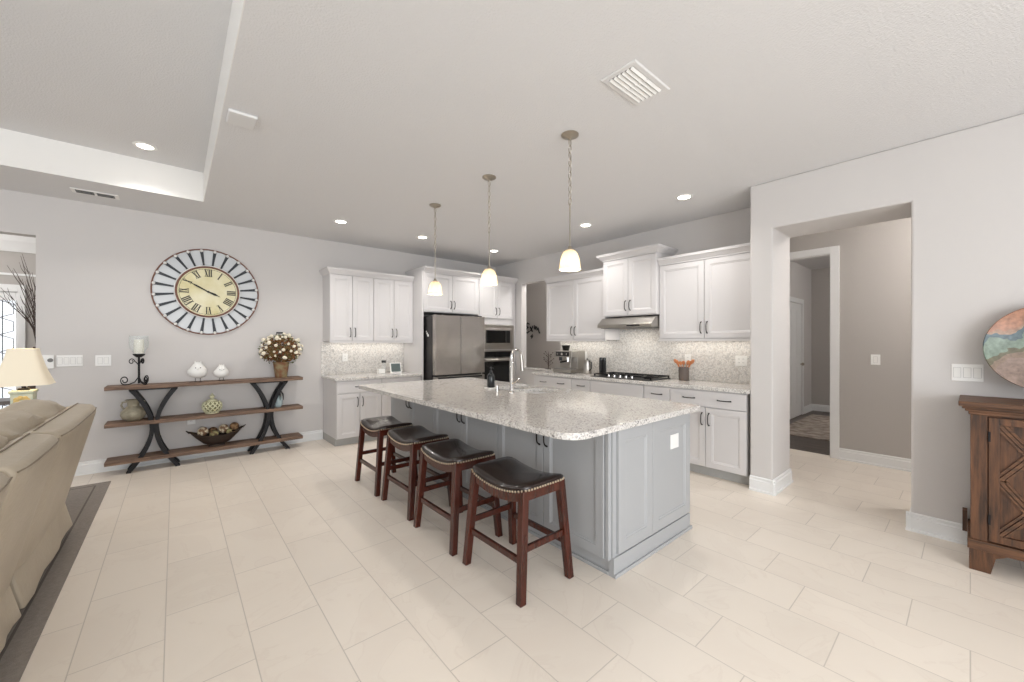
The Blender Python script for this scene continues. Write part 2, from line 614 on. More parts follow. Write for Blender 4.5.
# living room sides (behind and left of the camera), glazed
c = MB()
c.box(-5.2, -3.5, -4.2, -4.05, 0, H).box(3.9, XR, -4.2, -4.05, 0, H).box(-3.5, 3.9, -4.2, -4.05, 2.5, H)
struct(c.build('wall_front', M_wall))
c = MB()
c.box(-5.2, -5.05, -4.05, -2.2, 0, H).box(-5.2, -5.05, 4.2, YA, 0, H).box(-5.2, -5.05, -2.2, 4.2, 2.45, H).box(-5.2, -5.05, -2.2, 4.2, 0, 0.25)
struct(c.build('wall_left', M_wall))
c = MB()
for k in range(5):
    x = -3.5 + k * 7.4 / 4
    c.box(x - 0.03, x + 0.03, -4.15, -4.09, 0, 2.5)
c.box(-3.5, 3.9, -4.15, -4.09, 0, 0.05).box(-3.5, 3.9, -4.15, -4.09, 2.45, 2.5)
struct(c.build('window_1', M_trim))
c = MB()
for k in range(4):
    y = -2.2 + k * 6.4 / 3
    c.box(-5.15, -5.1, y - 0.03, y + 0.03, 0.25, 2.45)
struct(c.build('window_2', M_trim))

# baseboards
BH, BT = 0.135, 0.018


def baseboard(name, segs):
    c = MB()
    for (x0, x1, y0, y1, ax, sgn) in segs:
        # ax: wall normal axis ; sgn: direction the board sticks out
        if ax == 'Y':
            c.prism([(y0, 0), (y0 + sgn * (BT + 0.010), 0), (y0 + sgn * (BT + 0.010), 0.018), (y0 + sgn * BT, 0.022), (y0 + sgn * BT, BH - 0.035),
                     (y0 + sgn * BT * 0.6, BH - 0.028), (y0 + sgn * BT * 0.6, BH - 0.008), (y0, BH)], x0, x1, 'X')
        else:
            c.prism([(x0, 0), (x0 + sgn * (BT + 0.010), 0), (x0 + sgn * (BT + 0.010), 0.018), (x0 + sgn * BT, 0.022), (x0 + sgn * BT, BH - 0.035),
                     (x0 + sgn * BT * 0.6, BH - 0.028), (x0 + sgn * BT * 0.6, BH - 0.008), (x0, BH)], y0, y1, 'Y')
    return struct(c.build(name, M_trim))


baseboard('baseboard_back', [(OX - 0.0, 1.62, YA, YA, 'Y', -1), (OX, OX, YA - 0.028, YA + 0.14, 'X', -1)])
baseboard('baseboard_right', [(XR, XR, -4.0, 0.287 + 0.0265, 'X', -1), (XR, XR, 1.18 - 0.0265, 1.367, 'X', -1),
                              (XR - 0.0262, XR + 0.535, 1.18, 1.18, 'Y', -1), (XR - 0.0262, XR + 0.535, 0.287, 0.287, 'Y', 1)])
baseboard('baseboard_hall', [(XH, XH, -0.8, 1.02, 'X', -1), (XH, XH, 2.0, 5.5, 'X', -1)])
baseboard('baseboard_bedroom', [(9.9, 9.9, -1.4, 2.12, 'X', -1), (9.28, 9.9, 2.12, 2.12, 'Y', -1), (6.15, 8.3, 2.12, 2.12, 'Y', -1)])

# doorway casing from hall to bedroom
c = MB()
for x0, x1 in ((XH - 0.02, XH), (XH, XH + 0.1)):
    if x0 < XH:
        c.box(x0, x1, 1.02, 1.105, 0, 2.555).box(x0, x1, 1.915, 2.0, 0, 2.555).box(x0, x1, 1.105, 1.915, 2.47, 2.555)
    else:
        c.box(x0, x1 + 0.005, 1.10, 1.112, 0, 2.47).box(x0, x1 + 0.005, 1.908, 1.92, 0, 2.47).box(x0, x1 + 0.005, 1.112, 1.908, 2.458, 2.47)
struct(c.build('trim_2', M_trim, bevel=0.003))
# bedroom side door (closed white panel door) with casing
c = MB()
c.box(9.17, 9.26, 2.10, 2.12, 0, 2.22).box(8.22, 8.31, 2.10, 2.12, 0, 2.22).box(8.31, 9.17, 2.10, 2.12, 2.13, 2.22)
struct(c.build('trim_3', M_trim, bevel=0.003))
c = MB()
c.box(8.33, 9.12, 2.108, 2.12, 0.01, 2.12)
for z0, z1 in ((0.25, 0.95), (1.1, 1.98)):
    for x0 in (8.43, 8.77):
        c.box(x0, x0 + 0.25, 2.103, 2.108, z0, z1)
dr = struct(c.build('door_1', M_trim, bevel=0.004))
MB().sphere((9.05, 2.07, 0.98), 0.028).tube([(9.05, 2.11, 0.98), (9.05, 2.08, 0.98)], 0.01).build('door_handle', M_nickel, dr)
bpy.data.objects['door_handle'].location = -dr.location

# ------------------------------------------------------------------ foyer seen through the left opening
struct(MB().box(-5.2, 0.0, 8.70, 8.80, 2.2, H).box(-5.2, -2.85, 8.70, 8.80, 0, 2.2).box(-1.62, 0.0, 8.70, 8.80, 0, 2.2).build('wall_foyer', M_hall))
struct(MB().box(0.0, 0.1, YA + 0.14, 8.8, 0, H).build('wall_foyer_right', M_wall))
struct(MB().box(-5.2, -5.1, YA + 0.14, 8.8, 0, H).build('wall_foyer_left', M_wall))
struct(MB().box(-5.2, 0.1, YA + 0.15, 8.8, H, H + 0.06).build('ceiling_foyer', M_ceil))
struct(MB().prism([(8.70, 2.66), (8.68, 2.66), (8.62, 2.80), (8.60, 2.88), (8.70, 2.88)], -5.1, 0.0, 'X').box(-5.1, 0, 8.685, 8.70, 2.33, 2.36).build('trim_4', M_trim))
dt = thing('entry_door', 'white entry door with bright leaded glass beyond the left opening', 'door', (-2.28, 8.72, 0))
c = MB()
c.box(-1.665, -1.60, 8.66, 8.76, 0, 2.2).box(-2.86, -2.76, 8.66, 8.76, 0, 2.2).box(-2.76, -1.665, 8.66, 8.76, 2.1, 2.2)
c.box(-1.69, -1.665, 8.69, 8.74, 0.02, 2.1).box(-2.76, -2.63, 8.69, 8.74, 0.02, 2.1).box(-2.63, -1.69, 8.69, 8.74, 1.98, 2.1).box(-2.63, -1.69, 8.69, 8.74, 0.02, 0.3)
c.build('frame', M_trim, dt, bevel=0.004)
MB().box(-2.63, -1.69, 8.71, 8.72, 0.3, 1.98).build('glass_pane', M_leadglass, dt)
c = MB()
for k in range(7):
    z = 0.42 + k * 0.24
    for i in range(2):
        x = -2.22 + i * 0.36
        hexp = [(x + 0.17 * math.cos(a), 8.705, z + 0.13 * math.sin(a)) for a in [PI / 6 + j * PI / 3 for j in range(6)]]
        c.tube(hexp, 0.005, 5, closed=True)
c.tube([(-1.81, 8.705, 0.3), (-1.81, 8.705, 1.98)], 0.005, 5)
c.build('lead_came', M_ink, dt)

vt = thing('twig_vase', 'dark tall vase of bare brown twigs just inside the foyer opening', 'vase', (-1.12, 6.55, 0.80))
MB().lathe([(0.05, 0), (0.075, 0.05), (0.07, 0.3), (0.045, 0.5), (0.038, 0.55)], (-1.12, 6.55, 0.80), 16).build('vase', M_twig, vt, smooth=True)
tw = MB()
for k in range(13):
    a = random.uniform(-0.5, 0.12)
    b = random.uniform(-0.3, 0.3)
    hgt = random.uniform(0.5, 1.05)
    pts = []
    for i in range(6):
        f = i / 5
        pts.append((-1.12 + a * f * f * 0.6 + random.uniform(-.012, .012), 6.55 + b * f * 0.5, 1.33 + hgt * f))
    tw.tube(pts, [0.006 * (1 - 0.75 * i / 5) for i in range(6)], 5)
    for i in (2, 3, 4):
        p = pts[i]
        s_ = random.choice((-1, 1))
        tw.tube([p, (p[0] + s_ * 0.03, p[1], p[2] + 0.06), (p[0] + s_ * 0.045, p[1], p[2] + 0.13)], [0.003, 0.002, 0.001], 4)
tw.build('twigs', M_twig, vt)
ft = thing('foyer_table', 'narrow dark table under the twig vase in the foyer', 'table', (-1.25, 6.55, 0))
MB().box(-1.62, -0.9, 6.36, 6.74, 0.76, 0.80).build('tabletop', M_darkledge, ft, bevel=0.004)
for x in (-1.58, -0.94):
    for y in (6.4, 6.7):
        MB().beam((x, y, 0), (x, y, 0.76), 0.03, 0.03, 0.045, 0.045).build('leg', M_darkledge, ft)

# ------------------------------------------------------------------ cabinet kit (local: width +x from 0, front at y=0 facing -y, depth +y)


def shaker(c, x0, x1, z0, z1, fr=0.058, t=0.02, rec=0.009):
    y = -t
    o = [(x0, z0), (x1, z0), (x1, z1), (x0, z1)]

    def ins(d):
        return [(x0 + d, z0 + d), (x1 - d, z0 + d), (x1 - d, z1 - d), (x0 + d, z1 - d)]
    rings = [[(p[0], 0.0, p[1]) for p in o], [(p[0], y + 0.002, p[1]) for p in o], [(p[0], y, p[1]) for p in ins(0.002)],
             [(p[0], y, p[1]) for p in ins(fr)], [(p[0], y + rec * 0.55, p[1]) for p in ins(fr + 0.004)],
             [(p[0], y + rec * 0.55, p[1]) for p in ins(fr + 0.012)], [(p[0], y + rec, p[1]) for p in ins(fr + 0.018)]]
    c.loft(rings)
    return c


def pull(parent, x, z, vert=True, L=0.125, y=-0.02):
    c = MB()
    pts = []
    for i in range(9):
        f = i / 8 - 0.5
        off = y - 0.006 - 0.026 * (1 - (2 * f) ** 4) ** 0.8
        pts.append((x, off, z + f * L) if vert else (x + f * L, off, z))
    c.tube([(x, y, z - L / 2) if vert else (x - L / 2, y, z)] + pts + [(x, y, z + L / 2) if vert else (x + L / 2, y, z)],
           [0.007, 0.006, 0.005, 0.005, 0.005, 0.005, 0.005, 0.005, 0.005, 0.006, 0.007], 8)
    return c.build('handle', M_handle, parent, smooth=True)


def door(root, x0, x1, z0, z1, hx, hz, m, fr=0.058, handle=True):
    d = shaker(MB(), x0, x1, z0, z1, fr).build('door', m, root)
    if handle:
        pull(d, hx, hz, True)
    return d


def base_cab(name, label, w, d, loc, rz, drawers=(), doors=0, m=None, H_=0.88, toe=0.10, group=None, drawer_h=0.16):
    m = m or M_cab
    r = thing(name, label, 'cabinet', loc, rz, group, local=True)
    MB().box(0.0005, w - 0.0005, 0, d, toe, H_).build('carcass', m, r)
    MB().box(0.0005, w - 0.0005, 0.055, d, 0, toe).build('toe_kick', M_toe, r)
    g = 0.003
    ztop = H_ - 0.012
    zd = ztop
    if drawers:
        x = g
        for ww, hs in drawers:
            o = MB().box(x, x + ww * w - 2 * g, -0.02, 0, ztop - drawer_h, ztop).build('drawer', m, r, bevel=0.003)
            for hx in hs:
                pull(o, x + hx * ww * w, ztop - drawer_h / 2, False)
            x += ww * w
        zd = ztop - drawer_h - 0.008
    if doors:
        dw = w / doors
        for k in range(doors):
            hx = (k + 1) * dw - 0.035 if k % 2 == 0 else k * dw + 0.035
            door(r, k * dw + g, (k + 1) * dw - g, toe + 0.005, zd, hx, zd - 0.12, m)
    return r


def crown(r, w, d, z, m, eL=1, eR=1, big=1.0):
    c = MB()
    prof = [(0, 0), (0.006, 0), (0.006, 0.012), (0.016, 0.022), (0.040, 0.055), (0.046, 0.058), (0.046, 0.072), (0.05, 0.074), (0.05, 0.085)]
    rings = []
    for o, dz in prof:
        o *= big
        rings.append([(0 - eL * o, -0.02 - o, z + dz), (w + eR * o, -0.02 - o, z + dz), (w + eR * o, d, z + dz), (0 - eL * o, d, z + dz)])
    c.loft(rings)
    return c.build('crown_moulding', m, r)


def upper_cab(name, label, w, d, z0, z1, loc, rz, doors=2, m=None, eL=0, eR=0, zc=None, lip=True, big=1.0):
    m = m or M_cab
    r = thing(name, label, 'cabinet', loc, rz, 'wall cabinets', local=True)
    del r['group']
    MB().box(0.0005, w - 0.0005, 0, d, z0, z1 + 0.012).build('carcass', m, r)
    dw = w / doors
    g = 0.003
    for k in range(doors):
        hx = (k + 1) * dw - 0.033 if k % 2 == 0 else k * dw + 0.033
        door(r, k * dw + g, (k + 1) * dw - g, z0 + 0.012, z1 - 0.002, hx, z0 + 0.012 + 0.12, m)
    crown(r, w, d, z1 + 0.003, m, eL, eR, big)
    if lip:
        MB().box(0.0, w, -0.02, 0.0, z0 - 0.018, z0 + 0.006).build('light_rail', m, r)
    return r


RZ = -PI / 2
# --- wall A base cabinets
FA = 5.49
base_cab('base_cabinet', 'white base cabinet with drawer over two doors at left end of back wall', 0.612, YA - FA - 0.002, (1.628, FA, 0), 0,
         drawers=((1, (0.5,)),), doors=2)
base_cab('base_cabinet', 'white base cabinet with drawer over two doors beside the refrigerator panel', 0.618, YA - FA - 0.002, (2.242, FA, 0), 0,
         drawers=((1, (0.5,)),), doors=2)
tag(MB().box(1.600, 2.864, FA - 0.035, YA - 0.014, 0.8805, 0.918).build('countertop', M_granite, bevel=0.004), 'short speckled stone countertop on the back wall left of the refrigerator', 'countertop')
tag(MB().box(1.60, 2.866, YA - 0.012, YA - 0.0005, 0.905, 1.400).build('backsplash', M_splash), 'marble mosaic backsplash on the back wall left of the refrigerator', 'backsplash')
FU = 5.77
upper_cab('wall_cabinet', 'white two door wall cabinet, leftmost on the back wall', 0.612, YA - FU - 0.002, 1.405, 2.345, (1.622, FU, 0), 0, eL=1)
upper_cab('wall_cabinet', 'white two door wall cabinet between the leftmost one and the refrigerator', 0.629, YA - FU - 0.002, 1.405, 2.345, (2.235, FU, 0), 0)

# --- tall fridge surround
FT = 5.48
upper_cab('wall_cabinet', 'deep white two door cabinet above the stainless refrigerator', 1.03, YA - FT - 0.002, 1.865, 2.475, (2.895, FT, 0), 0, eL=0.0, lip=False, big=1.3)
fcab = [o for o in bpy.data.objects if o.parent is None and o.get('label') == 'deep white two door cabinet above the stainless refrigerator'][0]
MB().box(-0.027, -0.001, -0.02, YA - FT - 0.002, 0, 2.495).build('side_panel', M_cab, fcab, bevel=0.002)
# crown return on the left of the tall run belongs to the cabinet above the fridge
oc = thing('oven_cabinet', 'tall white cabinet housing the microwave and wall oven', 'cabinet', (3.93, FT, 0), 0, None, local=True)
WO = 0.852
MB().box(0.001, 0.05, 0, YA - FT - 0.004, 0.1, 2.487).box(WO - 0.05, WO, 0, YA - FT - 0.004, 0.1, 2.487).box(0.05, WO - 0.05, 0.0, 0.6, 1.71, 2.487) \
    .box(0.05, WO - 0.05, 0.0, 0.6, 0.1, 0.49).box(0.05, WO - 0.05, 0.45, 0.6, 0.49, 1.71).box(0.05, WO - 0.05, 0.0, 0.45, 1.258, 1.268).build('carcass', M_cab, oc)
MB().box(0.001, WO, 0.055, 0.6, 0, 0.1).build('toe_kick', M_toe, oc)
door(oc, 0.02, 0.405, 1.82, 2.473, 0.37, 1.94, M_cab)
door(oc, 0.41, 0.795, 1.82, 2.473, 0.445, 1.94, M_cab)
dd = MB().box(0.02, 0.795, -0.02, 0, 0.12, 0.47).build('drawer', M_cab, oc, bevel=0.003)
pull(dd, 0.41, 0.36, False)
crown(oc, WO, 0.6, 2.478, M_cab, 0, 0, 1.3)

mw = thing('microwave', 'built-in stainless microwave above the wall oven', 'microwave', (4.34, 5.45, 1.27))
c = MB()
x0, x1, z0, z1 = 3.985, 4.725, 1.272, 1.700
c.box(x0, x1, FT - 0.022, FT - 0.002, z0, z0 + 0.075).box(x0, x1, FT - 0.022, FT - 0.002, z1 - 0.06, z1)
c.box(x0, x0 + 0.06, FT - 0.022, FT - 0.002, z0 + 0.075, z1 - 0.06).box(x1 - 0.06, x1, FT - 0.022, FT - 0.002, z0 + 0.075, z1 - 0.06)
c.build('trim_frame', M_steel, mw, bevel=0.002)
MB().box(x0 + 0.062, x1 - 0.062, FT - 0.03, FT + 0.40, z0 + 0.077, z1 - 0.062).build('body', M_steel, mw, bevel=0.004)
MB().box(x0 + 0.10, x1 - 0.20, FT - 0.034, FT - 0.0305, z0 + 0.11, z1 - 0.095).build('window', M_blackglass, mw, bevel=0.002)
MB().box(x1 - 0.195, x1 - 0.10, FT - 0.034, FT - 0.0305, z0 + 0.11, z1 - 0.095).build('control_panel', M_black, mw, bevel=0.002)
ov = thing('wall_oven', 'built-in wall oven with black glass door and steel handle', 'oven', (4.34, 5.45, 0.5))
MB().box(x0, x1, FT - 0.025, FT - 0.002, 1.235, 1.256).box(x0, x1, FT - 0.025, FT - 0.002, 0.5, 0.53).box(x0, x0 + 0.02, FT - 0.025, FT - 0.002, 0.53, 1.235) \
    .box(x1 - 0.02, x1, FT - 0.025, FT - 0.002, 0.53, 1.235).build('trim_frame', M_steel, ov)
MB().box(x0 + 0.021, x1 - 0.021, FT - 0.03, FT + 0.40, 1.14, 1.234).build('control_panel', M_blackglass, ov, bevel=0.002)
od = MB().box(x0 + 0.021, x1 - 0.021, FT - 0.04, FT + 0.40, 0.532, 1.132).build('door', M_blackglass, ov, bevel=0.003)
MB().tube([(x0 + 0.06, FT - 0.04, 1.09), (x0 + 0.06, FT - 0.08, 1.09), (x0 + 0.1, FT - 0.088, 1.09), (x1 - 0.1, FT - 0.088, 1.09), (x1 - 0.06, FT - 0.08, 1.09), (x1 - 0.06, FT - 0.04, 1.09)], 0.014, 10) \
    .box(x0 + 0.021, x1 - 0.021, FT - 0.046, FT - 0.0405, 1.06, 1.125).build('handle', M_steel, od, smooth=True)

# --- refrigerator
rf = thing('refrigerator', 'stainless french door refrigerator with dark sides', 'refrigerator', (3.38, 5.5, 0))
FX0, FX1, FY = 2.925, 3.835, 5.16
MB().box(FX0, FX1, FY + 0.10, 6.02, 0.03, 1.80).box(FX0 + 0.02, FX1 - 0.02, FY + 0.06, FY + 0.10, 0.03, 1.79).build('body', M_steel_d, rf, bevel=0.004)
xm = (FX0 + FX1) / 2
MB().box(xm - 0.02, xm + 0.02, FY + 0.02, FY + 0.058, 0.91, 1.80).build('door_gap_shade', M_black, rf)  # black strip standing in for the shade between the doors
for a, b in ((FX0, xm - 0.005), (xm + 0.005, FX1)):
    MB().box(a, b, FY, FY + 0.075, 0.905, 1.805).build('door', M_steelf, rf, bevel=0.001)
fz = MB().box(FX0, FX1, FY, FY + 0.075, 0.09, 0.875).build('freezer_drawer', M_steelv, rf, bevel=0.006)
MB().box(FX0 + 0.05, FX1 - 0.05, FY - 0.002, FY + 0.004, 0.84, 0.868).build('handle', M_black, fz)
for x in (FX0 + 0.04, FX1 - 0.12):
    MB().box(x, x + 0.08, FY + 0.02, FY + 0.12, 1.805, 1.822).build('hinge_cover', M_steel_d, rf, bevel=0.003)
for x in (FX0 + 0.06, FX1 - 0.06):
    MB().tube([(x, FY + 0.14, 0), (x, FY + 0.14, 0.03)], 0.02, 10).build('foot', M_black, rf)
mg = MB()
for y, z, r_ in ((5.40, 1.53, 0.016), (5.37, 1.50, 0.02), (5.42, 1.56, 0.011)):
    mg.tube([(FX0 - 0.001, y, z), (FX0 - 0.006, y, z)], r_, 10)
tag(mg.build('magnet_cluster', M_ceram), 'small white magnets on the dark side of the refrigerator', 'magnet')

# --- wall B run (front X=4.2)
FB = 4.20
dB = XB - FB - 0.002
base_cab('base_cabinet', 'white base cabinet with a wide two-pull drawer under the espresso machine', 0.76, dB, (FB, 4.365, 0), RZ, drawers=((1, (0.27, 0.73)),), doors=2, H_=0.90)
base_cab('base_cabinet', 'narrow white base cabinet with one drawer left of the cooktop cabinet', 0.315, dB, (FB, 3.602, 0), RZ, drawers=((1, (0.5,)),), doors=1, H_=0.90)
ck = base_cab('base_cabinet', 'white base cabinet with a plain front panel under the cooktop', 0.785, dB, (FB, 3.285, 0), RZ, drawers=((1, ()),), doors=2, H_=0.90)
base_cab('base_cabinet', 'narrow white base cabinet with one drawer right of the cooktop cabinet', 0.318, dB, (FB, 2.497, 0), RZ, drawers=((1, (0.5,)),), doors=1, H_=0.90)
base_cab('base_cabinet', 'wide white base cabinet with two-pull drawer beside the wall pillar', 0.775, dB, (FB, 2.177, 0), RZ, drawers=((1, (0.27, 0.73)),), doors=2, H_=0.90)
tag(MB().box(FB - 0.035, XB - 0.014, 1.370, 4.385, 0.9005, 0.938).build('countertop', M_granite, bevel=0.004), 'long speckled stone countertop along the range wall under the cooktop', 'countertop')
tag(MB().box(XB - 0.02, XB + 0.14, 4.39, 5.325, 0.9055, 0.938).build('window_sill_slab', M_granite, bevel=0.003), 'stone ledge in the pass-through beside the espresso machine', 'ledge')
c = MB()
c.box(XB - 0.012, XB - 0.0005, 1.370, 4.365, 0.9385, 1.45).box(XB - 0.012, XB - 0.0005, 2.46, 3.30, 1.45, 1.78)
tag(c.build('backsplash', M_splash), 'marble mosaic backsplash behind the cooktop on the range wall', 'backsplash')
UB = 4.47
upper_cab('wall_cabinet', 'white two door wall cabinet above the espresso machine', 1.118, XB - UB - 0.002, 1.43, 2.315, (UB, 4.355, 0), RZ, eL=0.2)
upper_cab('wall_cabinet', 'large white two door wall cabinet right of the range hood', 1.065, XB - UB - 0.002, 1.43, 2.315, (UB, 2.452, 0), RZ)
upper_cab('wall_cabinet', 'raised white two door cabinet directly above the range hood', 0.775, XB - 4.41 - 0.002, 1.735, 2.475, (4.41, 3.232, 0), RZ, eL=1, eR=1, lip=False, big=1.3)

hd = thing('range_hood', 'slim stainless under-cabinet range hood above the cooktop', 'range hood', (4.52, 2.88, 1.58))
MB().prism([(4.29, 1.585), (4.29, 1.625), (4.40, 1.716), (4.785, 1.716), (4.785, 1.585)], 2.46, 3.25, 'Y').build('canopy', M_steel, hd, bevel=0.004)
MB().box(4.33, 4.75, 2.5, 3.22, 1.578, 1.5845).build('filter', M_slot, hd)
MB().box(4.286, 4.2895, 2.62, 2.80, 1.597, 1.613).build('control_strip', M_black, hd)

ct = thing('cooktop', 'gas cooktop with black grates and steel knobs', 'cooktop', (4.5, 2.9, 0.9385))
MB().box(4.235, 4.735, 2.455, 3.325, 0.9385, 0.947).build('base_plate', M_black, ct, bevel=0.003)
for k in range(3):
    y0 = 2.47 + k * 0.283
    c = MB()
    zt = 0.978
    xa, xb, ya, yb = (4.30 if k != 1 else 4.36), 4.725, y0, y0 + 0.272
    for x in (xa, xb):
        c.box(x - 0.006, x + 0.006, ya, yb, zt - 0.012, zt)
    for y in (ya + 0.006, (ya + yb) / 2, yb - 0.006):
        c.box(xa, xb, y - 0.006, y + 0.006, zt - 0.012, zt)
    for x in (xa + 0.11, xb - 0.11):
        c.box(x - 0.005, x + 0.005, ya, yb, zt - 0.012, zt)
    for x in (xa, xb):
        for y in (ya + 0.008, yb - 0.008):
            c.box(x - 0.007, x + 0.007, y - 0.007, y + 0.007, 0.947, zt)
    c.build('grate', M_black, ct)
for x, y, r_ in ((4.42, 2.6, 0.035), (4.62, 2.6, 0.04), (4.54, 2.89, 0.05), (4.42, 3.17, 0.035), (4.62, 3.17, 0.04)):
    MB().lathe([(r_, 0), (r_, 0.006), (r_ * 0.7, 0.008), (r_ * 0.7, 0.014), (0, 0.016)], (x, y, 0.947), 16).build('burner', M_iron, ct, smooth=True)
for k in range(5):
    MB().lathe([(0.021, 0), (0.021, 0.004), (0.017, 0.006), (0.016, 0.028), (0.012, 0.03), (0, 0.03)], (4.285, 2.72 + k * 0.085, 0.947), 16).build('knob', M_chrome, ct, smooth=True)

# --- island: three door units facing the stools, end panel, slab
IX0, IX1, IY0 = 1.955, 2.93, 1.395
for k, (lab) in enumerate(('pale grey island cabinet unit farthest from the end panel', 'middle pale grey island cabinet unit', 'pale grey island cabinet unit next to the end panel')):
    y_hi = 4.457 - k * 1.0135
    r = base_cab('island_cabinet', lab, 1.012, IX1 - IX0, (IX0, y_hi, 0), RZ, doors=2, m=M_island, toe=0.105)
    for ch in r.children:
        if ch.name.startswith('toe_kick'):
            ch.data.materials[0] = M_island
ip = thing('island_end_panel', 'pale grey two panel end of the island with corner post and base moulding', 'panel', (2.44, IY0, 0))
MB().box(IX0 + 0.018, IX1, IY0 - 0.012, IY0 + 0.018, 0.0, 0.88).build('board', M_island, ip)
for a, b in ((IX0 + 0.055, 2.395), (2.40, IX1 - 0.005)):
    c = shaker(MB(), a, b, 0.13, 0.87, 0.07, 0.018, 0.008)
    bmesh.ops.translate(c.bm, verts=c.bm.verts[:], vec=(0, IY0 - 0.0125, 0))
    c.build('inset_panel', M_island, ip)
MB().box(IX0 - 0.012, IX0 + 0.017, IY0 - 0.004, IY0 + 0.02, 0.105, 0.88).build('corner_post', M_island, ip, bevel=0.002)
c = MB()
for (a0, a1, b0, b1, hz) in ((IX0 + 0.018, IX1 + 0.012, IY0 - 0.024, IY0 - 0.012, 0.115), (IX0 + 0.016, IX1 + 0.022, IY0 - 0.036, IY0 - 0.024, 0.022)):
    c.box(a0, a1, b0, b1, 0, hz)
c.build('base_moulding', M_island, ip, bevel=0.003)
ib = MB().box(IX0 + 0.028, IX0 + 0.054, IY0 + 0.02, 4.455, 0, 0.10).box(IX0 + 0.016, IX0 + 0.027, IY0 + 0.021, 4.455, 0, 0.022).build('island_shoe_moulding', M_island, bevel=0.003)
tag(ib, 'pale grey shoe moulding along the foot of the island behind the stools', 'moulding')

# slab with rounded near-left corner and sink cut-outs
SX0, SX1, SY0, SY1, SZ0, SZ1 = 1.552, 3.05, 1.335, 4.47, 0.8805, 0.918


def slab():
    bm = bmesh.new()
    rr = {0: 0.13, 1: 0.04, 2: 0.04, 3: 0.04}
    cs = [(SX0, SY0, PI), (SX1, SY0, 1.5 * PI), (SX1, SY1, 0), (SX0, SY1, 0.5 * PI)]
    outer = []
    for i, (x, y, a0) in enumerate(cs):
        r_ = rr[i]
        cx = x + r_ if i in (0, 3) else x - r_
        cy = y + r_ if i in (0, 1) else y - r_
        for k in range(9):
            a = a0 + k / 8 * PI / 2
            outer.append((cx + r_ * math.cos(a), cy + r_ * math.sin(a)))
    holes = []
    for (hx0, hx1, hy0, hy1) in ((2.54, 2.92, 2.62, 2.955), (2.54, 2.92, 2.985, 3.32)):
        h = []
        r_ = 0.05
        for (x, y, a0) in ((hx0 + r_, hy0 + r_, PI), (hx1 - r_, hy0 + r_, 1.5 * PI), (hx1 - r_, hy1 - r_, 0), (hx0 + r_, hy1 - r_, .5 * PI)):
            for k in range(5):
                a = a0 + k / 4 * PI / 2
                h.append((x + r_ * math.cos(a), y + r_ * math.sin(a)))
        holes.append(h)
    for z in (SZ0, SZ1):
        edges = []
        for loop in [outer] + holes:
            vs = [bm.verts.new((p[0], p[1], z)) for p in loop]
            edges += [bm.edges.new((vs[i], vs[(i + 1) % len(vs)])) for i in range(len(vs))]
        bmesh.ops.triangle_fill(bm, use_beauty=True, edges=edges, use_dissolve=False)
    for loop in [outer] + holes:
        n = len(loop)
        a = [bm.verts.new((p[0], p[1], SZ0)) for p in loop]
        b = [bm.verts.new((p[0], p[1], SZ1)) for p in loop]
        for i in range(n):
            bm.faces.new((a[i], a[(i + 1) % n], b[(i + 1) % n], b[i]))
    bmesh.ops.remove_doubles(bm, verts=bm.verts[:], dist=1e-5)
    m_ = MB()
    m_.bm.free()
    m_.bm = bm
    return m_, holes


sb, HOLES = slab()
tag(sb.build('countertop', M_granite, bevel=0.005), 'large speckled stone island countertop with rounded corner and sink', 'countertop')
sk = thing('sink', 'undermount stainless double bowl sink in the island', 'sink', (2.73, 2.97, 0.70))
for h in HOLES:
    cx = sum(p[0] for p in h) / len(h)
    cy = sum(p[1] for p in h) / len(h)
    rings = []
    for f, z in ((1.02, 0.8795), (1.0, 0.878), (0.98, 0.80), (0.95, 0.705), (0.90, 0.70), (0.15, 0.695)):
        rings.append([(cx + (p[0] - cx) * f, cy + (p[1] - cy) * f, z) for p in h])
    m_ = MB().loft(rings, caps=False)
    m_.bm.faces.new([m_.bm.verts.new((cx + (p[0] - cx) * .15, cy + (p[1] - cy) * .15, .695)) for p in h])
    bmesh.ops.remove_doubles(m_.bm, verts=m_.bm.verts[:], dist=1e-5)
    m_.build('bowl', M_sink, sk, smooth=True)

fc = thing('faucet', 'chrome gooseneck pull-down kitchen faucet beside the island sink', 'faucet', (2.43, 2.84, SZ1))
fx, fy = 2.43, 2.84
MB().lathe([(0.03, 0), (0.03, 0.006), (0.022, 0.012), (0.019, 0.02), (0.019, 0.30), (0.0165, 0.305), (0.0165, 0.34), (0, 0.34)], (fx, fy, SZ1), 16).build('body', M_chrome, fc, smooth=True)
pts = []
for k in range(11):
    a = PI - k / 10 * PI * 0.93
    pts.append((fx + 0.06 + 0.06 * math.cos(a), fy, SZ1 + 0.35 + 0.06 * math.sin(a)))
pts = [(fx, fy, SZ1 + 0.33)] + pts
MB().tube(pts, 0.0125, 10).build('spout', M_chrome, fc, smooth=True)
MB().tube([pts[-1], (fx + 0.127, fy, SZ1 + 0.30), (fx + 0.135, fy, SZ1 + 0.20)], [0.014, 0.017, 0.019], 12).build('spray_head', M_steel, fc, smooth=True)
MB().tube([(fx, fy - 0.015, SZ1 + 0.09), (fx, fy - 0.05, SZ1 + 0.10), (fx, fy - 0.10, SZ1 + 0.14)], [0.011, 0.009, 0.006], 10).build('lever', M_chrome, fc, smooth=True)
tag(MB().lathe([(0.022, 0), (0.022, 0.004), (0.014, 0.006), (0.013, 0.05), (0.0, 0.052)], (2.43, 3.06, SZ1), 14).tube([(2.43, 3.06, SZ1 + 0.045), (2.47, 3.06, SZ1 + 0.048), (2.49, 3.06, SZ1 + 0.04)], 0.006, 8)
    .build('air_switch', M_chrome, smooth=True), 'small chrome soap spout left of the faucet', 'spout')

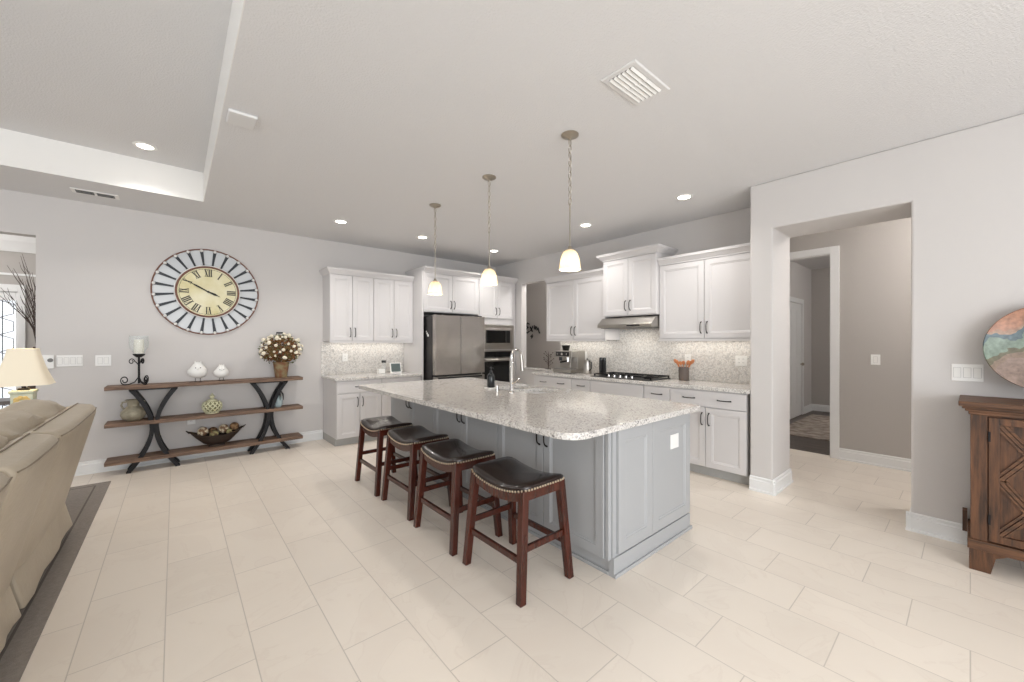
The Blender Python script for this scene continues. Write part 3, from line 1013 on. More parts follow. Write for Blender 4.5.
so = thing('soap_dispenser', 'dark soap bottle with pump standing on a small white tray', 'bottle', (2.475, 3.22, SZ1))
MB().box(2.425, 2.525, 3.165, 3.275, SZ1, SZ1 + 0.014).build('tray', M_ceram, so, bevel=0.005)
MB().lathe([(0.0, 0), (0.036, 0), (0.040, 0.006), (0.040, 0.115), (0.030, 0.14), (0.014, 0.15), (0.014, 0.165), (0, 0.165)], (2.475, 3.22, SZ1 + 0.0145), 20).build('bottle', M_soap, so, smooth=True)
MB().lathe([(0.016, 0), (0.016, 0.018), (0.006, 0.02), (0.005, 0.045), (0.012, 0.046), (0.012, 0.056), (0, 0.058)], (2.475, 3.22, SZ1 + 0.165), 14) \
    .tube([(2.475, 3.22, SZ1 + 0.215), (2.475, 3.185, SZ1 + 0.217), (2.475, 3.17, SZ1 + 0.208)], 0.004, 6).build('pump', M_black, so, smooth=True)

# ------------------------------------------------------------------ bar stools (local: long axis along y)


def make_stool(label):
    r = thing('bar_stool', label, 'stool', (0, 0, 0), 0, 'bar stools', local=True)
    hx, hy, zs = 0.165, 0.245, 0.556

    def zc(y, x=0):
        return zs + 0.040 * min(1.0, abs(y) / hy) ** 2 - 0.008

    # leather seat
    N, Mx = 16, 10
    rings = []

    def outline(sx, sy, n=56, p=9):
        pts = []
        for k in range(n):
            a = 2 * PI * k / n
            cx, sy_ = math.cos(a), math.sin(a)
            rr = (abs(cx) ** p + abs(sy_) ** p) ** (-1 / p)
            pts.append((sx * rr * cx, sy * rr * sy_))
        return pts
    for f, dz in ((0.95, 0.0), (1.0, 0.002), (1.01, 0.016), (0.995, 0.026), (0.95, 0.034), (0.82, 0.043), (0.55, 0.050), (0.3, 0.053), (0.1, 0.054)):
        rings.append([(x, y, zc(y) + dz) for x, y in outline(hx * f + (0.01 if f > .9 else 0), hy * f + (0.01 if f > .9 else 0))])
    MB().loft(rings).build('seat', M_leather, r, smooth=True)
    # apron (curved wood rail under the leather)
    c = MB()
    for s in (-1, 1):
        n = 12
        lo, hi = [], []
        top, bot = [], []
        rr = []
        for k in range(n + 1):
            y = -hy + 2 * hy * k / n
            zt = zc(y) + 0.004
            zb = zc(y) - 0.05 - 0.006 * (1 - (y / hy) ** 2)
            rr.append([(s * (hx - 0.022), y, zb), (s * hx, y, zb), (s * hx, y, zt), (s * (hx - 0.022), y, zt)])
        c.loft(rr)
        yy = s * (hy - 0.011)
        c.box(-hx, hx, yy - 0.011, yy + 0.011, zc(hy) - 0.055, zc(hy) + 0.003)
    c.build('apron', M_stoolwood, r)
    # nailheads
    nb = MB()
    P = outline(hx + 0.0115, hy + 0.0115, 400)
    acc, last = 0, P[0]
    for p in P:
        dd_ = math.dist(p, last)
        acc += dd_
        last = p
        if acc >= 0.0195:
            acc = 0
            nb.sphere((p[0], p[1], zc(p[1]) + 0.006), 0.0068, 6, 4)
    nb.build('nailhead_trim', M_brass, r, smooth=True)
    # legs
    fx_, fy_ = 0.196, 0.262
    for sx in (-1, 1):
        for sy in (-1, 1):
            MB().beam((sx * (fx_ - 0.003), sy * (fy_ - 0.005), 0), (sx * (hx - 0.02), sy * (hy - 0.021), zc(hy) + 0.0), 0.041, 0.041, 0.046, 0.046).build('leg', M_stoolwood, r, bevel=0.003)

    def at(z, sx, sy):
        f = z / zc(hy)
        return (sx * ((fx_ - 0.003) * (1 - f) + (hx - 0.02) * f), sy * ((fy_ - 0.005) * (1 - f) + (hy - 0.021) * f))
    for s in (-1, 1):
        x, y = at(0.215, s, 1)
        MB().box(x - 0.010, x + 0.010, -y, y, 0.198, 0.232).build('stretcher', M_stoolwood, r, bevel=0.002)
        x, y = at(0.275, 1, s)
        MB().box(-x, x, y - 0.010, y + 0.010, 0.258, 0.292).build('stretcher', M_stoolwood, r, bevel=0.002)
    return r


st = make_stool('brown leather saddle stool with nailhead trim, nearest of the four at the island')
st.location = (1.592, 1.815, 0)
for (x, y, l) in ((1.585, 2.475, 'brown leather saddle stool, second from the near end of the island'),
                  (1.60, 3.128, 'brown leather saddle stool, third from the near end of the island'),
                  (1.59, 3.772, 'brown leather saddle stool farthest from the camera at the island')):
    dup(st, (x, y, 0), 0, l)

# ------------------------------------------------------------------ pendants


def make_pendant(label):
    r = thing('pendant_lamp', label, 'pendant light', (0, 0, 0), 0, 'pendant lights over the island', local=True)
    z0 = 1.915
    MB().lathe([(0.0, 0), (0.062, 0), (0.062, -0.008), (0.045, -0.018), (0.02, -0.024), (0.008, -0.034), (0, -0.034)], (0, 0, H - 0.0005), 24).build('canopy', M_nickel, r, smooth=True)
    c = MB()
    z = H - 0.03
    k = 0
    while z > 2.395:
        pts = []
        for i in range(12):
            a = 2 * PI * i / 12
            q = 0.0120 * math.cos(a)
            pts.append((q if k % 2 == 0 else 0, 0 if k % 2 == 0 else q, z - 0.027 + 0.027 * math.sin(a)))
        c.tube(pts, 0.0031, 6, closed=True)
        z -= 0.047
        k += 1
    c.tube([(0, 0, H - 0.03), (0.004, 0, 2.6), (0, 0, z)], 0.0016, 5)
    c.build('chain', M_nickel, r)
    MB().tube([(0, 0, z + 0.01), (0, 0, 2.075)], 0.0048, 8).build('rod', M_nickel, r, smooth=True)
    MB().lathe([(0.0, 0.045), (0.012, 0.043), (0.014, 0.03), (0.022, 0.022), (0.034, 0.008), (0.034, 0.0), (0, 0.0)], (0, 0, 2.04), 20).build('fitter', M_nickel, r, smooth=True)
    for a in (0.5, 2.6, 4.7):
        MB().tube([(0.03 * math.cos(a), 0.03 * math.sin(a), 2.046), (0.045 * math.cos(a), 0.045 * math.sin(a), 2.05)], 0.004, 6).build('thumb_screw', M_nickel, r)
    prof = [(0.030, 0.148), (0.042, 0.140), (0.058, 0.118), (0.070, 0.088), (0.077, 0.055), (0.080, 0.028), (0.0825, 0.012), (0.085, 0.0), (0.081, 0.0), (0.0785, 0.014), (0.074, 0.05), (0.066, 0.085), (0.052, 0.118), (0.030, 0.140)]
    rings = []
    for rr_, z_ in prof:
        rr_ *= 0.92
        z_ *= 0.96
        rings.append([(rr_ * (1 + (0.008 * math.cos(8 * 2 * PI * k / 32) if z_ < 0.02 else 0)) * math.cos(2 * PI * k / 32), rr_ * math.sin(2 * PI * k / 32), z0 + z_ - (0.0015 * math.cos(8 * 2 * PI * k / 32) if z_ < 0.02 else 0)) for k in range(32)])
    MB().loft(rings, caps=False).build('glass_shade', M_alab, r, smooth=True)
    MB().sphere((0, 0, z0 + 0.06), 0.028, 14, 10, sz=1.2).build('bulb', M_bulb, r, smooth=True)
    d = bpy.data.lights.new('pendant_glow', 'POINT')
    d.energy, d.color, d.shadow_soft_size = PEND_W, (1, 0.88, 0.72), 0.03
    o = bpy.data.objects.new('pendant_glow', d)
    C.objects.link(o)
    o.parent = r
    o.location = (0, 0, z0 + 0.012)
    return r


pd = make_pendant('bell glass pendant on a nickel chain, nearest of the three')
pd.location = (2.14, 1.86, 0)
dup(pd, (2.14, 2.81, 0), 0, 'bell glass pendant on a nickel chain, middle of the three')
dup(pd, (2.135, 3.765, 0), 0, 'bell glass pendant on a nickel chain, farthest of the three')

# ------------------------------------------------------------------ recessed lights


def make_can(label):
    r = thing('recessed_light', label, 'ceiling light', (0, 0, 0), 0, 'recessed ceiling lights', local=True)
    MB().lathe([(0.058, -0.001), (0.058, -0.006), (0.066, -0.009), (0.085, -0.004), (0.087, -0.0005), (0.06, -0.0005)], (0, 0, 0), 28, caps=False).build('trim_ring', M_plate, r, smooth=True)
    MB().lathe([(0.0, -0.004), (0.058, -0.004), (0.058, -0.0015), (0, -0.0015)], (0, 0, 0), 28).build('lens', M_can, r)
    d = bpy.data.lights.new('can_light', 'SPOT')
    d.energy, d.color, d.spot_size, d.spot_blend, d.shadow_soft_size = CAN_W, (1, 0.97, 0.94), math.radians(130), 0.8, 0.06
    o = bpy.data.objects.new('can_light', d)
    C.objects.link(o)
    o.parent = r
    o.location = (0, 0, -0.02)
    return r


cn = make_can('glowing recessed can light in the ceiling above the left wall cabinets')
cn.location = (1.545, 5.03, H)
for (x, y, z, l) in ((2.65, 5.03, H, 'glowing recessed can light in the ceiling in front of the refrigerator'),
                     (3.93, 5.03, H, 'glowing recessed can light in the ceiling near the oven corner'),
                     (3.94, 3.165, H, 'glowing recessed can light in the ceiling in front of the espresso machine'),
                     (3.94, 1.90, H, 'glowing recessed can light in the ceiling nearest the wall pillar'),
                     (-0.207, 4.893, TZ, 'glowing recessed can light inside the raised tray ceiling')):
    dup(cn, (x, y, z), 0, l)
for (x, y, z, l) in ((-0.17, -0.5, TZ, 'added unseen can light in the tray ceiling beside the camera'), (-3.2, 4.06, TZ, 'added unseen can light in the far left corner of the tray ceiling'),
                     (-3.2, -0.5, TZ, 'added unseen can light in the near left corner of the tray ceiling'), (1.6, -1.6, H, 'added unseen can light in the ceiling behind the camera')):
    dup(cn, (x, y, z), 0, l)  # added cans out of view, there to help light the room
# added fill lights brightening hall, bedroom and foyer, unseen and without fittings
for nm, loc, e in (('hall_fill_light', (5.35, -0.45, 2.7), 45), ('hall_fill_light', (5.45, 4.6, 2.8), 42), ('bedroom_fill_light', (8.0, -0.3, 2.75), 55), ('foyer_fill_light', (-2.4, 7.4, 2.75), 40)):
    d = bpy.data.lights.new(nm, 'POINT')
    d.energy, d.color, d.shadow_soft_size = e, (1, 0.97, 0.94), 0.12
    o = bpy.data.objects.new(nm, d)
    C.objects.link(o)
    o.location = loc
# under-cabinet strips
for nm, loc, sx, sy, e in (('under_cabinet_strip', (2.24, 5.98, 1.40), 1.1, 0.03, 1.4), ('under_cabinet_strip', (4.68, 1.95, 1.425), 0.03, 0.95, 1.3),
                           ('under_cabinet_strip', (4.68, 3.85, 1.425), 0.03, 0.95, 1.3), ('hood_light', (4.5, 2.88, 1.572), 0.08, 0.4, 2.0)):
    area(nm, loc, (0, 0, 0), sx, sy, e, (1, 0.94, 0.84))

# ------------------------------------------------------------------ ceiling fittings
vt_ = thing('ceiling_vent', 'square white ceiling register with two banks of slats above the island end', 'vent', (1.96, 1.25, H - 0.012))
vx0, vx1, vy0, vy1 = 1.825, 2.195, 1.14, 1.36
zb = H - 0.0008
MB().box(vx0 + .03, vx1 - .03, vy0 + .03, vy1 - .02, zb - 0.002, zb).build('backing', M_vent, vt_)
c = MB()
qd = lambda d_, z_: [(vx0 + d_, vy0 + d_, z_), (vx1 - d_, vy0 + d_, z_), (vx1 - d_, vy1 - d_, z_), (vx0 + d_, vy1 - d_, z_)]
c.loft([qd(0, zb), qd(0, zb - 0.003), qd(0.006, zb - 0.007), qd(0.030, zb - 0.007), qd(0.033, zb - 0.004), qd(0.033, zb)], caps=False)
c.box((vx0 + vx1) / 2 - .007, (vx0 + vx1) / 2 + .007, vy0 + 0.033, vy1 - 0.033, zb - 0.0085, zb - 0.0025)
c.build('frame', M_ceil2, vt_)
for k in range(6):
    y = vy0 + 0.044 + k * 0.0265
    MB().prism([(y - 0.010, zb - 0.004), (y + 0.006, zb - 0.013), (y + 0.008, zb - 0.012), (y - 0.007, zb - 0.002)], vx0 + 0.033, vx1 - 0.033, 'X').build('slat', M_plate, vt_)
vs = thing('ceiling_vent', 'long slotted white ceiling vent beside the tray recess', 'vent', (-0.60, 5.68, H - 0.01))
MB().box(-0.765, -0.435, 5.60, 5.745, zb - 0.006, zb).build('frame', M_plate, vs)
for a in (-0.735, -0.59):
    q = MB()
    for k in range(4):
        q.box(a, a + 0.125, 5.625 + k * 0.027, 5.640 + k * 0.027, zb - 0.0085, zb - 0.006)
    q.build('slot', M_vent, vs)
sp_ = MB()
sp_.box(0.255, 0.415, 3.04, 3.22, H - 0.022, H - 0.0005)
tag(sp_.build('ceiling_sensor', M_ceil2, bevel=0.02, seg=4), 'flat white rounded sensor box on the ceiling beside the tray edge', 'sensor')

# ------------------------------------------------------------------ switch plates and outlets


def plate(name, label, cat, cx, cz, w, h, rockers, loc, rz, outlet=False):
    """local: plate in xz plane, facing -y"""
    r = thing(name, label, cat, loc, rz, None, local=True)
    MB().box(-w / 2, w / 2, -0.006, -0.0004, -h / 2, h / 2).build('plate', M_plate, r, bevel=0.002)
    for k in range(rockers):
        x = (k - (rockers - 1) / 2) * 0.046
        if outlet:
            for z in (-0.02, 0.02):
                s_ = MB().box(x - 0.016, x + 0.016, -0.008, -0.006, z - 0.014, z + 0.014).build('socket', M_plate, r, bevel=0.002)
                MB().box(x - 0.007, x - 0.004, -0.0085, -0.008, z - 0.006, z + 0.006).box(x + 0.004, x + 0.007, -0.0085, -0.008, z - 0.006, z + 0.006).build('slot', M_slot, s_)
        else:
            MB().prism([(-0.006, -0.033), (-0.0075, -0.033), (-0.011, 0.033), (-0.006, 0.033)], x - 0.016, x + 0.016, 'X').build('rocker', M_ceram, r)
            MB().box(x - 0.0185, x + 0.0185, -0.0066, -0.006, -0.0355, 0.0355).build('bezel', M_slot2, r)
    return r


plate('light_switch', 'four gang white light switch on the back wall right of the lamp', 'switch', 0, 0, 0.185, 0.117, 4, (-0.83, YA, 1.205), 0)
plate('light_switch', 'white double light switch on the back wall left of the candle holder', 'switch', 0, 0, 0.12, 0.117, 2, (-0.588, YA, 1.20), 0)
plate('light_switch', 'white three gang light switch on the right wall beside the round glazed plate', 'switch', 0, 0, 0.145, 0.117, 3, (XR, 0.014, 1.188), RZ)
plate('light_switch', 'white light switch on the taupe hall wall', 'switch', 0, 0, 0.08, 0.117, 1, (XH, 0.70, 1.20), RZ)
plate('electrical_outlet', 'white outlet on the grey wall behind the console middle shelf', 'outlet', 0, 0, 0.075, 0.117, 1, (0.15, YA, 0.47), 0, True)
plate('electrical_outlet', 'white outlet on the mosaic under the leftmost wall cabinet', 'outlet', 0, 0, 0.075, 0.117, 1, (1.93, YA - 0.012, 1.17), 0, True)
plate('electrical_outlet', 'white outlet on the mosaic near the wall pillar', 'outlet', 0, 0, 0.12, 0.117, 2, (XB - 0.012, 1.66, 1.19), RZ, True)
plate('electrical_outlet', 'white outlet on the mosaic behind the utensil crock', 'outlet', 0, 0, 0.075, 0.117, 1, (XB - 0.012, 2.26, 1.19), RZ, True)
plate('electrical_outlet', 'white outlet on the mosaic behind the espresso machine', 'outlet', 0, 0, 0.075, 0.117, 1, (XB - 0.012, 3.86, 1.19), RZ, True)
plate('electrical_outlet', 'blank square white outlet cover on the island end panel', 'outlet', 0, 0, 0.115, 0.10, 0, (2.694, IY0 - 0.0235, 0.696), 0, True)
tm = thing('thermostat', 'small white thermostat partly behind the lamp shade', 'thermostat', (-0.975, YA, 1.14))
MB().box(-1.03, -0.935, YA - 0.025, YA - 0.0005, 1.13, 1.27).build('housing', M_plate, tm, bevel=0.006)
MB().tube([(-0.96, YA - 0.025, 1.215), (-0.96, YA - 0.029, 1.215)], 0.02, 16).build('dial', M_slot, tm)

# ------------------------------------------------------------------ counter things on wall A
tb = thing('smart_display', 'small white-framed tablet display leaning on the short countertop', 'display', (2.62, 5.87, 0.918))
c = MB()
tp = lambda x, u, n: (x, 5.84 + u * 0.05 - n * 0.9, 0.9185 + u * 0.18)
c.loft([[(2.54, 5.845, 0.9185), (2.72, 5.845, 0.9185), (2.72, 5.865, 0.9185), (2.54, 5.865, 0.9185)], [(2.54, 5.885, 1.075), (2.72, 5.885, 1.075), (2.72, 5.90, 1.07), (2.54, 5.90, 1.07)]])
c.build('frame', M_plate, tb, bevel=0.003)
MB().loft([[(2.555, 5.8475, 0.9365), (2.705, 5.8475, 0.9365), (2.705, 5.852, 0.9365), (2.555, 5.852, 0.9365)], [(2.555, 5.8805, 1.062), (2.705, 5.8805, 1.062), (2.705, 5.884, 1.062), (2.555, 5.884, 1.062)]]).build('screen', M_screen, tb)
MB().box(2.59, 2.67, 5.90, 5.95, 0.9185, 0.99).build('stand', M_plate, tb)
tag(MB().box(2.33, 2.43, 5.80, 5.86, 0.9185, 0.99).build('napkin_holder', M_ceram, bevel=0.006), 'low white napkin box left of the tablet display', 'box')
jr = thing('glass_jar', 'clear glass jar with a black lid behind the white box', 'jar', (2.47, 5.95, 0.9185))
MB().lathe([(0.03, 0), (0.034, 0.01), (0.034, 0.13), (0.026, 0.15), (0.026, 0.16)], (2.47, 5.95, 0.9185), 16).build('glass', M_glass, jr, smooth=True)
MB().lathe([(0.0, 0.16), (0.034, 0.16), (0.034, 0.195), (0, 0.195)], (2.47, 5.95, 0.9185), 16).build('lid', M_black, jr, smooth=True)

# ------------------------------------------------------------------ counter things on wall B
es = thing('espresso_machine', 'stainless espresso machine with black bean hopper on the countertop', 'coffee machine', (4.56, 3.92, 0.938))
ex, ey, ez = 4.40, 3.80, 0.9385     # machine faces -X ; spans ey .. ey+0.36 , ex..ex+0.32
MB().box(ex - 0.02, ex + 0.32, ey, ey + 0.36, ez + 0.008, ez + 0.055).build('base', M_steel, es, bevel=0.006)
MB().box(ex - 0.01, ex + 0.13, ey + 0.02, ey + 0.34, ez + 0.055, ez + 0.066).build('drip_tray', M_slot, es, bevel=0.002)
MB().box(ex + 0.14, ex + 0.32, ey, ey + 0.36, ez + 0.055, ez + 0.33).build('body', M_steel, es, bevel=0.01)
MB().box(ex + 0.01, ex + 0.14, ey, ey + 0.36, ez + 0.235, ez + 0.33).build('head', M_steel, es, bevel=0.008)
MB().box(ex + 0.005, ex + 0.0095, ey + 0.05, ey + 0.31, ez + 0.25, ez + 0.315).build('control_panel', M_black, es)
for k in range(3):
    MB().tube([(ex + 0.005, ey + 0.09 + k * 0.09, ez + 0.282), (ex - 0.006, ey + 0.09 + k * 0.09, ez + 0.282)], 0.02 if k == 1 else 0.012, 14).build('dial', M_chrome, es, smooth=True)
MB().lathe([(0.045, 0), (0.05, 0.01), (0.065, 0.075), (0.068, 0.08), (0, 0.085)], (ex + 0.2, ey + 0.28, ez + 0.33), 18).build('bean_hopper', M_black, es, smooth=True)
MB().tube([(ex + 0.07, ey + 0.13, ez + 0.235), (ex + 0.07, ey + 0.13, ez + 0.19)], 0.034, 16).build('group_head', M_chrome, es, smooth=True)
pf = MB().tube([(ex + 0.07, ey + 0.13, ez + 0.19), (ex + 0.07, ey + 0.13, ez + 0.165)], 0.032, 16).build('portafilter', M_chrome, es, smooth=True)
MB().tube([(ex + 0.04, ey + 0.13, ez + 0.178), (ex - 0.09, ey + 0.13, ez + 0.165)], 0.014, 10).build('grip', M_black, pf, smooth=True)
MB().tube([(ex + 0.07, ey + 0.27, ez + 0.235), (ex + 0.07, ey + 0.27, ez + 0.18)], 0.026, 14).build('grinder_outlet', M_black, es, smooth=True)
MB().tube([(ex + 0.03, ey + 0.02, ez + 0.25), (ex - 0.01, ey + 0.005, ez + 0.18), (ex - 0.02, ey, ez + 0.09)], 0.005, 8).build('steam_wand', M_chrome, es, smooth=True)
for a in (0.02, 0.33):
    for b in (0.0, 0.3):
        MB().tube([(ex + b, ey + a, ez), (ex + b, ey + a, ez + 0.01)], 0.012, 8).build('foot', M_black, es)
kt = thing('milk_jug', 'steel milk jug with black handle right of the espresso machine', 'jug', (4.55, 3.63, 0.938))
MB().lathe([(0.06, 0), (0.065, 0.01), (0.06, 0.09), (0.045, 0.17), (0.05, 0.20), (0.0, 0.205)], (4.55, 3.625, 0.9385), 20).build('body', M_steel, kt, smooth=True)
MB().tube([(4.53, 3.575, 1.12), (4.52, 3.53, 1.11), (4.52, 3.525, 1.02), (4.53, 3.57, 0.99)], 0.008, 8).build('handle', M_black, kt, smooth=True)
MB().sphere((4.55, 3.625, 1.15), 0.014, 10, 8).build('lid_knob', M_black, kt, smooth=True)
for (y, l) in ((3.465, 'black ribbed cylindrical mill, left of the pair beside the cooktop'), (3.405, 'black ribbed cylindrical mill, right of the pair beside the cooktop')):
    g_ = thing('spice_mill', l, 'mill', (4.66, y, 0.9385), 0, 'pair of black mills')
    prof = [(0.0, 0), (0.026, 0)]
    for k in range(8):
        prof += [(0.027, 0.004 + k * 0.024), (0.027, 0.018 + k * 0.024), (0.0245, 0.021 + k * 0.024)]
    prof += [(0.026, 0.20), (0.0, 0.20)]
    MB().lathe(prof, (4.66, y, 0.9385), 16).build('body', M_black, g_, smooth=False)
    MB().lathe([(0.0, 0.2), (0.024, 0.2), (0.024, 0.235), (0.01, 0.24), (0, 0.24)], (4.66, y, 0.9385), 16).build('cap', M_soap, g_, smooth=True)
ut = thing('utensil_crock', 'dark glass crock of orange wooden utensils right of the cooktop', 'crock', (4.66, 2.25, 0.938))
MB().lathe([(0.055, 0), (0.058, 0.004), (0.060, 0.16), (0.055, 0.16), (0.052, 0.01), (0.0, 0.01)], (4.66, 2.25, 0.9385), 20, caps=False).build('glass', M_mesh, ut, smooth=True)
for k in range(7):
    a = k * 0.9 + 0.3
    dx, dy = 0.035 * math.cos(a), 0.035 * math.sin(a)
    p0 = (4.66 - dx * 0.6, 2.25 - dy * 0.6, 0.952)
    p1 = (4.66 + dx * 1.4, 2.25 + dy * 2.4, 1.12 + 0.01 * (k % 3))
    p2 = (4.66 + dx * 1.7, 2.25 + dy * 3.2, 1.16 + 0.01 * (k % 3))
    MB().tube([p0, p1], 0.006, 6).tube([p1, ((p1[0] + p2[0]) / 2, (p1[1] + p2[1]) / 2, (p1[2] + p2[2]) / 2), p2, (p2[0], p2[1] + dy * .3, p2[2] + 0.012)], [0.008, 0.020, 0.018, 0.004], 8).build('utensil', M_orange, ut, smooth=True)

# branch decoration on the ledge, sign on the hall wall
tr = thing('branch_ornament', 'small bare metal tree ornament on the pass-through ledge', 'ornament', (4.85, 4.72, 0.9385))
c = MB().box(4.82, 4.88, 4.66, 4.74, 0.9385, 0.948)
c.tube([(4.85, 4.70, 0.945), (4.85, 4.70, 1.10), (4.85, 4.69, 1.24)], [0.010, 0.008, 0.003], 6)
for k in range(12):
    z = 0.99 + k * 0.017
    s_ = 1 if k % 2 else -1
    L_ = 0.10 - 0.003 * k
    c.tube([(4.85, 4.70, z), (4.85 + 0.02 * math.sin(k * 2), 4.70 + s_ * L_ * 0.6, z + 0.03), (4.85 + 0.04 * math.sin(k * 2), 4.70 + s_ * L_, z + 0.055)], [0.004, 0.003, 0.002], 5)
    c.sphere((4.85 + 0.04 * math.sin(k * 2), 4.70 + s_ * L_, z + 0.058), 0.010, 6, 4)
c.build('tree', M_twig, tr)
sg = MB()
sy0, sz0 = 6.53, 1.54


def sgn(pts, r_=0.011):
    sg.tube([(XH - 0.015, sy0 - u, sz0 + v) for u, v in pts], r_, 6)


sgn([(0.10, 0.26), (0.04, 0.29), (0.0, 0.25), (0.03, 0.20), (0.07, 0.19), (0.0, 0.16), (-0.02, 0.10), (0.03, 0.06), (0.10, 0.10)], 0.014)
sgn([(0.13, 0.20), (0.18, 0.12), (0.20, 0.09)], 0.016)
sgn([(0.22, 0.22), (0.17, 0.14), (0.13, 0.11)], 0.012)
sgn([(0.25, 0.18), (0.29, 0.13), (0.26, 0.23), (0.31, 0.20), (0.29, 0.13)], 0.012)
sgn([(0.33, 0.20), (0.35, 0.12), (0.38, 0.17), (0.41, 0.08), (0.43, 0.05)], 0.016)
sgn([(0.14, -0.02), (0.20, 0.03), (0.22, 0.0), (0.16, -0.06)], 0.010)
sgn([(0.20, 0.03), (0.17, -0.03), (0.20, -0.05)], 0.010)
tag(sg.build('wall_script', M_iron), 'black cursive word decoration on the wall seen through the pass-through', 'wall decoration')

# ------------------------------------------------------------------ console
SY_F, SY_B = 5.80, 6.065
cs = thing('console_table', 'long three shelf console with curved black iron legs under the clock', 'console table', (0.38, 5.93, 0))
for z in (0.932, 0.545, 0.150):
    MB().box(-0.555, 1.298, SY_F, SY_B, z - 0.038, z).build('shelf', M_rustic, cs, bevel=0.003)
for cx in (-0.175, 0.925):
    for yy in (5.84, 6.02):
        for s in (-1, 1):
            pts = []
            for k in range(17):
                z = 0.012 + (0.888 - 0.012) * k / 16
                f = abs(z - 0.46) / 0.45
                x = cx + s * (0.016 + 0.185 * f ** 1.9)
                pts.append((x, yy + (-0.026 if yy < 5.9 and False else 0), z))
            rr = []
            q = MB()
            for i, p in enumerate(pts):
                t = Vector(pts[min(i + 1, 16)]) - Vector(pts[max(i - 1, 0)])
                t.normalize()
                nx, nz = t.z * 0.019, -t.x * 0.019
                rr.append([(p[0] - nx, yy - 0.012, p[2] - nz), (p[0] + nx, yy - 0.012, p[2] + nz), (p[0] + nx, yy + 0.012, p[2] + nz), (p[0] - nx, yy + 0.012, p[2] - nz)])
            q.loft(rr)
            q.box(pts[0][0] - 0.02, pts[0][0] + 0.02, yy - 0.014, yy + 0.014, 0, 0.016)
            q.build('leg', M_iron, cs)
    MB().box(cx - 0.2, cx + 0.2, 5.828, 5.852, 0.878, 0.893).box(cx - 0.2, cx + 0.2, 6.008, 6.032, 0.878, 0.893).box(cx - 0.012, cx + 0.012, 5.84, 6.02, 0.43, 0.45).build('bracket', M_iron, cs)

ZS = 0.9325
# candle holder
cd = thing('candle_holder', 'black scrolled iron candle holder with glass hurricane and ivory candle', 'candle holder', (-0.30, 5.93, ZS))
hx_, hy_ = -0.30, 5.93


def spiral(cx, cz, r0, r1, a0, turns, n=28):
    return [(cx + (r0 + (r1 - r0) * k / n) * math.cos(a0 + turns * 2 * PI * k / n), cz + (r0 + (r1 - r0) * k / n) * math.sin(a0 + turns * 2 * PI * k / n)) for k in range(n + 1)]


c = MB().tube([(hx_, hy_, ZS + 0.01), (hx_, hy_, ZS + 0.205)], 0.009, 10)
for ang in (PI, PI / 3, -PI / 3):
    ca, sa = math.cos(ang), math.sin(ang)
    foot = [(0.0, 0.06), (0.03, 0.02), (0.07, 0.006)] + spiral(0.10, 0.036, 0.031, 0.012, -PI / 2, 1.3)
    c.tube([(hx_ + ca * u, hy_ + sa * u, ZS + v) for u, v in foot], 0.0045, 6)
    top = [(0.0, 0.14), (0.02, 0.165)] + spiral(0.052, 0.17, 0.022, 0.008, PI, -1.2)
    c.tube([(hx_ + ca * u, hy_ + sa * u, ZS + v) for u, v in top], 0.004, 6)
c.lathe([(0, 0.2), (0.02, 0.2), (0.045, 0.218), (0.045, 0.225), (0, 0.225)], (hx_, hy_, ZS), 16)
c.build('iron_stand', M_iron, cd, smooth=True)
MB().lathe([(0.038, 0.226), (0.045, 0.232), (0.075, 0.28), (0.082, 0.33), (0.078, 0.40), (0.075, 0.40), (0.079, 0.33), (0.072, 0.283), (0.043, 0.235)], (hx_, hy_, ZS), 24, caps=False).build('glass_hurricane', M_glass, cd, smooth=True)
cw = MB().lathe([(0.0, 0.228), (0.04, 0.228), (0.042, 0.26), (0.042, 0.36), (0.036, 0.365), (0, 0.36)], (hx_, hy_, ZS), 20).build('candle', M_candle, cd, smooth=True)
wk = MB().tube([(hx_, hy_, ZS + 0.36), (hx_, hy_, ZS + 0.378)], 0.0015, 5).build('wick', M_black, cw)
for o in cd.children:
    for v in o.data.vertices:
        if o.name.startswith('iron_stand'):
            v.co.z *= 1.5
            v.co.x *= 1.12
            v.co.y *= 1.12
        else:
            v.co.z = (v.co.z - 0.226) * 1.12 + 0.34
for v in wk.data.vertices:
    v.co.z = (v.co.z - 0.226) * 1.12 + 0.34

# birds


